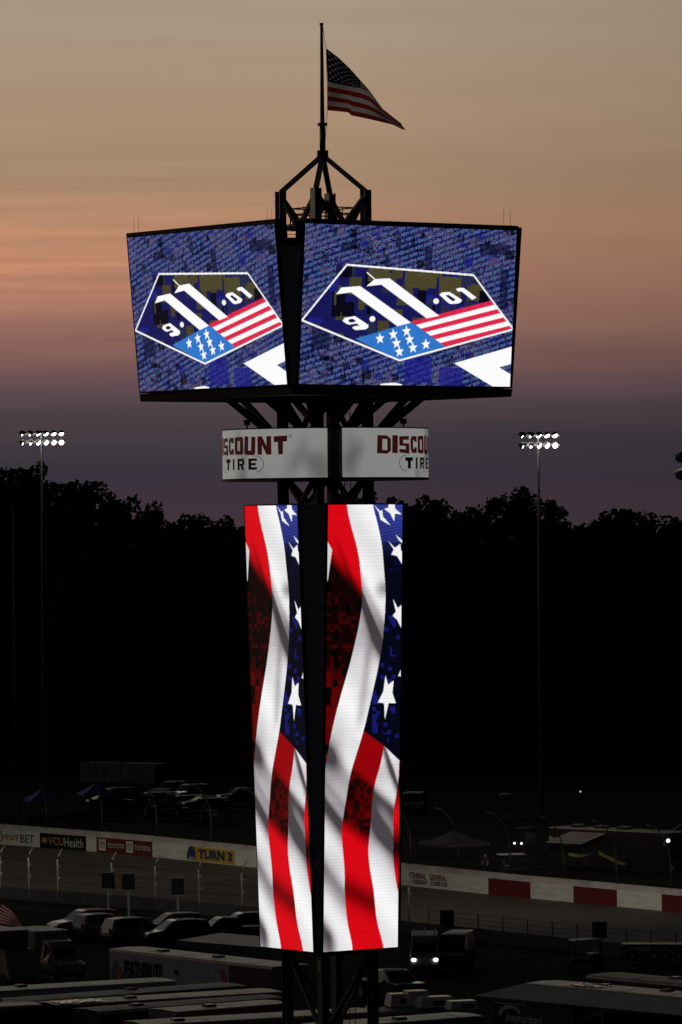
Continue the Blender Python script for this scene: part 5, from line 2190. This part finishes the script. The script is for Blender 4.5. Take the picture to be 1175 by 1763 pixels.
# portable toilet / kiosk
g = on(872, 1408, LOTZ)
kt = empty('portable_toilet', g, 'dark upright cabin standing alone right of the canopy beyond the wall', 'cabin')
mb = MB()
mb.box((0, 0, 1.05), (1.15, 1.15, 2.1))
for k in range(5):
    mb.box((-.45 + .22 * k, -.585, 1.0), (.05, .03, 1.8))
mb.build('cabin_wall', GREYC, kt)
mb = MB()
mb.hexa([(-.65, -.65, 2.1), (.65, -.65, 2.1), (.65, .65, 2.1), (-.65, .65, 2.1), (-.4, -.4, 2.3), (.4, -.4, 2.3), (.4, .4, 2.3), (-.4, .4, 2.3)])
mb.build('roof', SIDEG, kt)


def canopy(loc, w, hgt, eave, m, lab, rz=.3, legs=True):
    rt = empty('canopy_tent', loc, lab, 'canopy', 'pop up canopies beyond the wall', rz=rz)
    mb = MB()
    n = 6
    vs, fs = [], []
    h = w / 2
    ring = [(-h, -h), (h, -h), (h, h), (-h, h)]
    for lev, (f, z) in enumerate(((1.0, eave - .22), (1.0, eave), (.55, eave + (hgt - eave) * .38), (.06, hgt))):
        vs += [(x * f, y * f, z) for x, y in ring]
    for lev in range(3):
        for j in range(4):
            fs.append((lev * 4 + j, lev * 4 + (j + 1) % 4, lev * 4 + 4 + (j + 1) % 4, lev * 4 + 4 + j))
    fs.append((12, 13, 14, 15))
    mb.add(vs, fs)
    mb.build('cloth_top', m, rt)
    for x, y in ring:
        mb = MB()
        mb.beam((x * .97, y * .97, 0), (x * .97, y * .97, eave - .02), .05)
        mb.build('leg', BLKP, rt)
    return rt


canopy(on(74, 1411, LOTZ), 2.9, 2.95, 2.0, BLUECAN, 'blue canopy tent at far left beyond the wall')
canopy(on(166, 1402, LOTZ), 3.1, 3.0, 2.1, BLUECAN, 'blue canopy tent right of the other blue one, nearer the pale trailer')
canopy(on(782, 1489, 1.6), 4.3, 2.75, 1.85, DARKCAN, 'wide dark canopy tent right of the flag screens', .55)

# banner fence
bf = empty('banner_fence', on(150, 1412, LOTZ), 'low fence hung with pale banners between dark posts behind the wall at left', 'fence')
pts = [(-30, 1425), (44, 1424), (84, 1421), (117, 1418), (147, 1415.5), (178, 1413), (208, 1410.5), (238, 1408), (268, 1405), (298, 1402)]
P3 = [on(x, y, LOTZ) for x, y in pts]
for k, p in enumerate(P3):
    mb = MB()
    mb.beam(p, p + ZUP * 1.35, .12)
    child(mb.build('post', DSTEEL), bf)
    if k:
        q0, q1 = P3[k - 1].lerp(p, .04), P3[k - 1].lerp(p, .96)
        mb = MB()
        mb.hexa([q0 + ZUP * .12, q1 + ZUP * .12, q1 + Vector((0, .03, .12)), q0 + Vector((0, .03, .12)), q0 + ZUP * 1.1, q1 + ZUP * 1.1, q1 + Vector((0, .03, 1.1)), q0 + Vector((0, .03, 1.1))])
        child(mb.build('banner', mat('dull_banner', (.24, .23, .21, 1), .7, 0, .25, .8) if k > 2 else mat('dim_banner', (.10, .10, .10, 1), .7, 0, .25, .8)), bf)

# motorhome with an awning
g = on(945, 1500, 1.2)
e = on(1150, 1512, 1.2)
ln = (e - g).length
mh = empty('motorhome', g, 'large dark motorhome with gold swooshes and an open awning beyond the wall', 'motorhome', rz=math.atan2(e.y - g.y, e.x - g.x))
mb = MB()
mb.hexa([(0, 0, .45), (ln - .6, 0, .45), (ln - .6, 2.5, .45), (0, 2.5, .45), (0, 0, 3.55), (ln - .3, 0, 3.55), (ln - .3, 2.5, 3.55), (0, 2.5, 3.55)])
mb.hexa([(ln - .6, .02, .45), (ln + .15, .12, .5), (ln + .15, 2.38, .5), (ln - .6, 2.48, .45), (ln - .3, .02, 3.5), (ln - .02, .15, 3.3), (ln - .02, 2.35, 3.3), (ln - .3, 2.48, 3.5)])
mb.build('body', mat('motorhome_paint', (.014, .012, .011, 1), .4, 0, .3, .5, coat=.2), mh)
mb = MB()
mb.box((ln / 2 - .2, 1.25, 3.6), (ln - .5, 2.4, .08), TANCAN)
for x in (2.2, 4.9, 7.4):
    mb.box((x, 1.25, 3.76), (1.0, .8, .24), SIDEK)
mb.build('roof', None, mh)
mb = MB()
mb.hexa([(2.0, -2.3, 2.55), (5.9, -2.3, 2.55), (6.4, -.02, 3.3), (2.6, -.02, 3.3), (2.0, -2.3, 2.6), (5.9, -2.3, 2.6), (6.4, -.02, 3.36), (2.6, -.02, 3.36)])
mb.build('awning', TANCAN, mh)
for x in (2.05, 5.85):
    mb = MB()
    mb.beam((x, -2.25, 0), (x, -2.25, 2.55), .05)
    mb.build('awning_post', BLKP, mh)
for pl in ([(.1, 2.9), (1.6, 2.6), (2.6, 2.1), (1.5, 2.3), (.1, 2.6)], [(2.2, 1.6), (4.0, 1.5), (5.0, 1.65), (3.6, 1.25), (2.4, 1.35)], [(5.6, 1.9), (8.2, 1.1), (8.8, 1.0), (8.6, .85), (7.8, .95), (5.8, 1.55)]):
    mb = MB()
    put_poly(mb, pl, lambda u, v: Vector((u, -.02, v)), mat('swoosh_gold', (.32, .26, .12, 1), .4))
    mb.build('side_graphic', None, mh)
mb = MB()
mb.hexa([(ln + .10, .3, 1.7), (ln + .16, .3, 1.7), (ln + .16, 2.2, 1.7), (ln + .10, 2.2, 1.7), (ln + .0, .3, 3.0), (ln + .05, .3, 3.0), (ln + .05, 2.2, 3.0), (ln + .0, 2.2, 3.0)])
mb.build('windshield', GLASS, mh)
for x0, x1 in ((6.6, 7.6), (1.0, 1.7)):
    MB().box(((x0 + x1) / 2, -.02, 2.6), (x1 - x0, .03, .7)).build('window', GLASS, mh)
mb = MB()
mb.box((ln + .05, -.28, 2.75), (.2, .3, .3))
mb.build('mirror', CHROME, mh)
mb = MB()
mb.tube([(ln + .05, -.02, 3.05), (ln + .18, -.10, 3.02)], [.10, .16], 10)
mb.build('corner_glow', LAMPON, mh)  # small emitting cone added for a bright highlight on the front corner
for sgy in (.45, 2.05):
    mb = MB()
    mb.tube([(ln + .13, sgy, .85), (ln + .2, sgy, .85)], .14, 10)
    mb.build('headlight', CHROME, mh)
for x in (1.9, 7.6):
    mb = MB()
    mb.tube([(x, -.02, .5), (x, .3, .5)], .5, 16)
    mb.build('wheel', TYRE, mh)
# a lit lamp among the trees
g = on(1000, 1400, LOTZ)
lp_ = empty('lamp_post', g, 'small lit lamp on a thin post below the right trees', 'lamp')
zt = at(1000, 1364, g.y).z - LOTZ
mb = MB()
mb.tube([(0, 0, 0), (0, 0, zt)], .05, 8)
mb.build('post', DSTEEL, lp_)
mb = MB()
mb.tube([(0, -.05, zt), (0, -.05, zt + .14)], .07, 10)
mb.build('lamp_glass', emit('small_lamp_glow', (1, .95, .85, 1), .6), lp_)

# ---- people


def person(loc, ang, lab, shirt, legs, scale=1.0):
    rt = empty('person', loc, lab, 'person', 'people beyond the wall', rz=R(ang))
    rt.scale = (scale,) * 3
    J = [((0, 0, .95), .15), ((0, .01, 1.15), .14), ((0, .0, 1.38), .17), ((0, .0, 1.50), .065), ((0, -.01, 1.58), .075), ((0, -.015, 1.68), .105), ((0, -.01, 1.76), .07),
         ((.10, 0, .88), .10), ((.11, -.02, .48), .065), ((.12, .02, .10), .045), ((.13, -.14, .04), .04),
         ((-.10, 0, .88), .10), ((-.12, -.04, .48), .065), ((-.13, .03, .10), .045), ((-.15, -.12, .04), .04),
         ((.20, 0, 1.42), .065), ((.26, .02, 1.14), .045), ((.25, -.10, .90), .033), ((.245, -.14, .80), .03),
         ((-.20, 0, 1.42), .065), ((-.27, .03, 1.14), .045), ((-.26, -.08, .90), .033), ((-.255, -.12, .80), .03)]
    E_ = [(0, 1), (1, 2), (2, 3), (3, 4), (4, 5), (5, 6), (0, 7), (7, 8), (8, 9), (9, 10), (0, 11), (11, 12), (12, 13), (13, 14), (2, 15), (15, 16), (16, 17), (17, 18), (2, 19), (19, 20), (20, 21), (21, 22)]
    me = bpy.data.meshes.new('body')
    me.from_pydata([j[0] for j in J], E_, [])
    o = bpy.data.objects.new('body', me)
    COL.objects.link(o)
    md = o.modifiers.new('skin', 'SKIN')
    sv = me.skin_vertices[0].data
    for k, j in enumerate(J):
        sv[k].radius = (j[1], j[1] * .85)
    sv[0].use_root = True
    sm_ = o.modifiers.new('sub', 'SUBSURF')
    sm_.levels = sm_.render_levels = 2
    bpy.context.view_layer.update()
    me2 = bpy.data.meshes.new_from_object(o.evaluated_get(bpy.context.evaluated_depsgraph_get()))
    bpy.data.objects.remove(o)
    me2.materials.clear()
    for m in (SKIN, shirt, legs):
        me2.materials.append(m)
    for p in me2.polygons:
        c = p.center
        p.material_index = 2 if c.z < .96 and abs(c.x) < .21 else 1 if c.z < 1.5 and not (abs(c.x) > .2 and c.z < 1.2) else 0
        p.use_smooth = True
    b = bpy.data.objects.new('body', me2)
    COL.objects.link(b)
    b.parent = rt
    mb = MB()
    vs, fs = [], []
    for i in range(7):
        th = math.pi * .55 * i / 6
        for k in range(12):
            a = k / 12 * 6.2832
            vs.append((math.sin(th) * math.cos(a) * .105, .01 + math.sin(th) * math.sin(a) * .115, 1.70 + math.cos(th) * .12))
    for i in range(6):
        for k in range(12):
            fs.append((i * 12 + k, i * 12 + (k + 1) % 12, (i + 1) * 12 + (k + 1) % 12, (i + 1) * 12 + k))
    mb.add(vs, fs)
    mb.build('hair', HAIR, rt, True)
    return rt


person(on(371, 1424, LOTZ), 20, 'person in a grey shirt and dark trousers standing beside the golf carts', SHIRT, DARKCL)
person(on(836, 1507, 1.3), -30, 'person in all dark clothes standing behind the wall left of a tan roofed cart', DARKCL, DARKCL)
person(on(4, 1413, LOTZ), 40, 'person in a pale shirt standing at the left edge behind the dim banner', SHIRT, DARKCL)
person(on(34, 1412, LOTZ), -20, 'person in dark clothes standing left of the blue canopy', DARKCL, DARKCL)
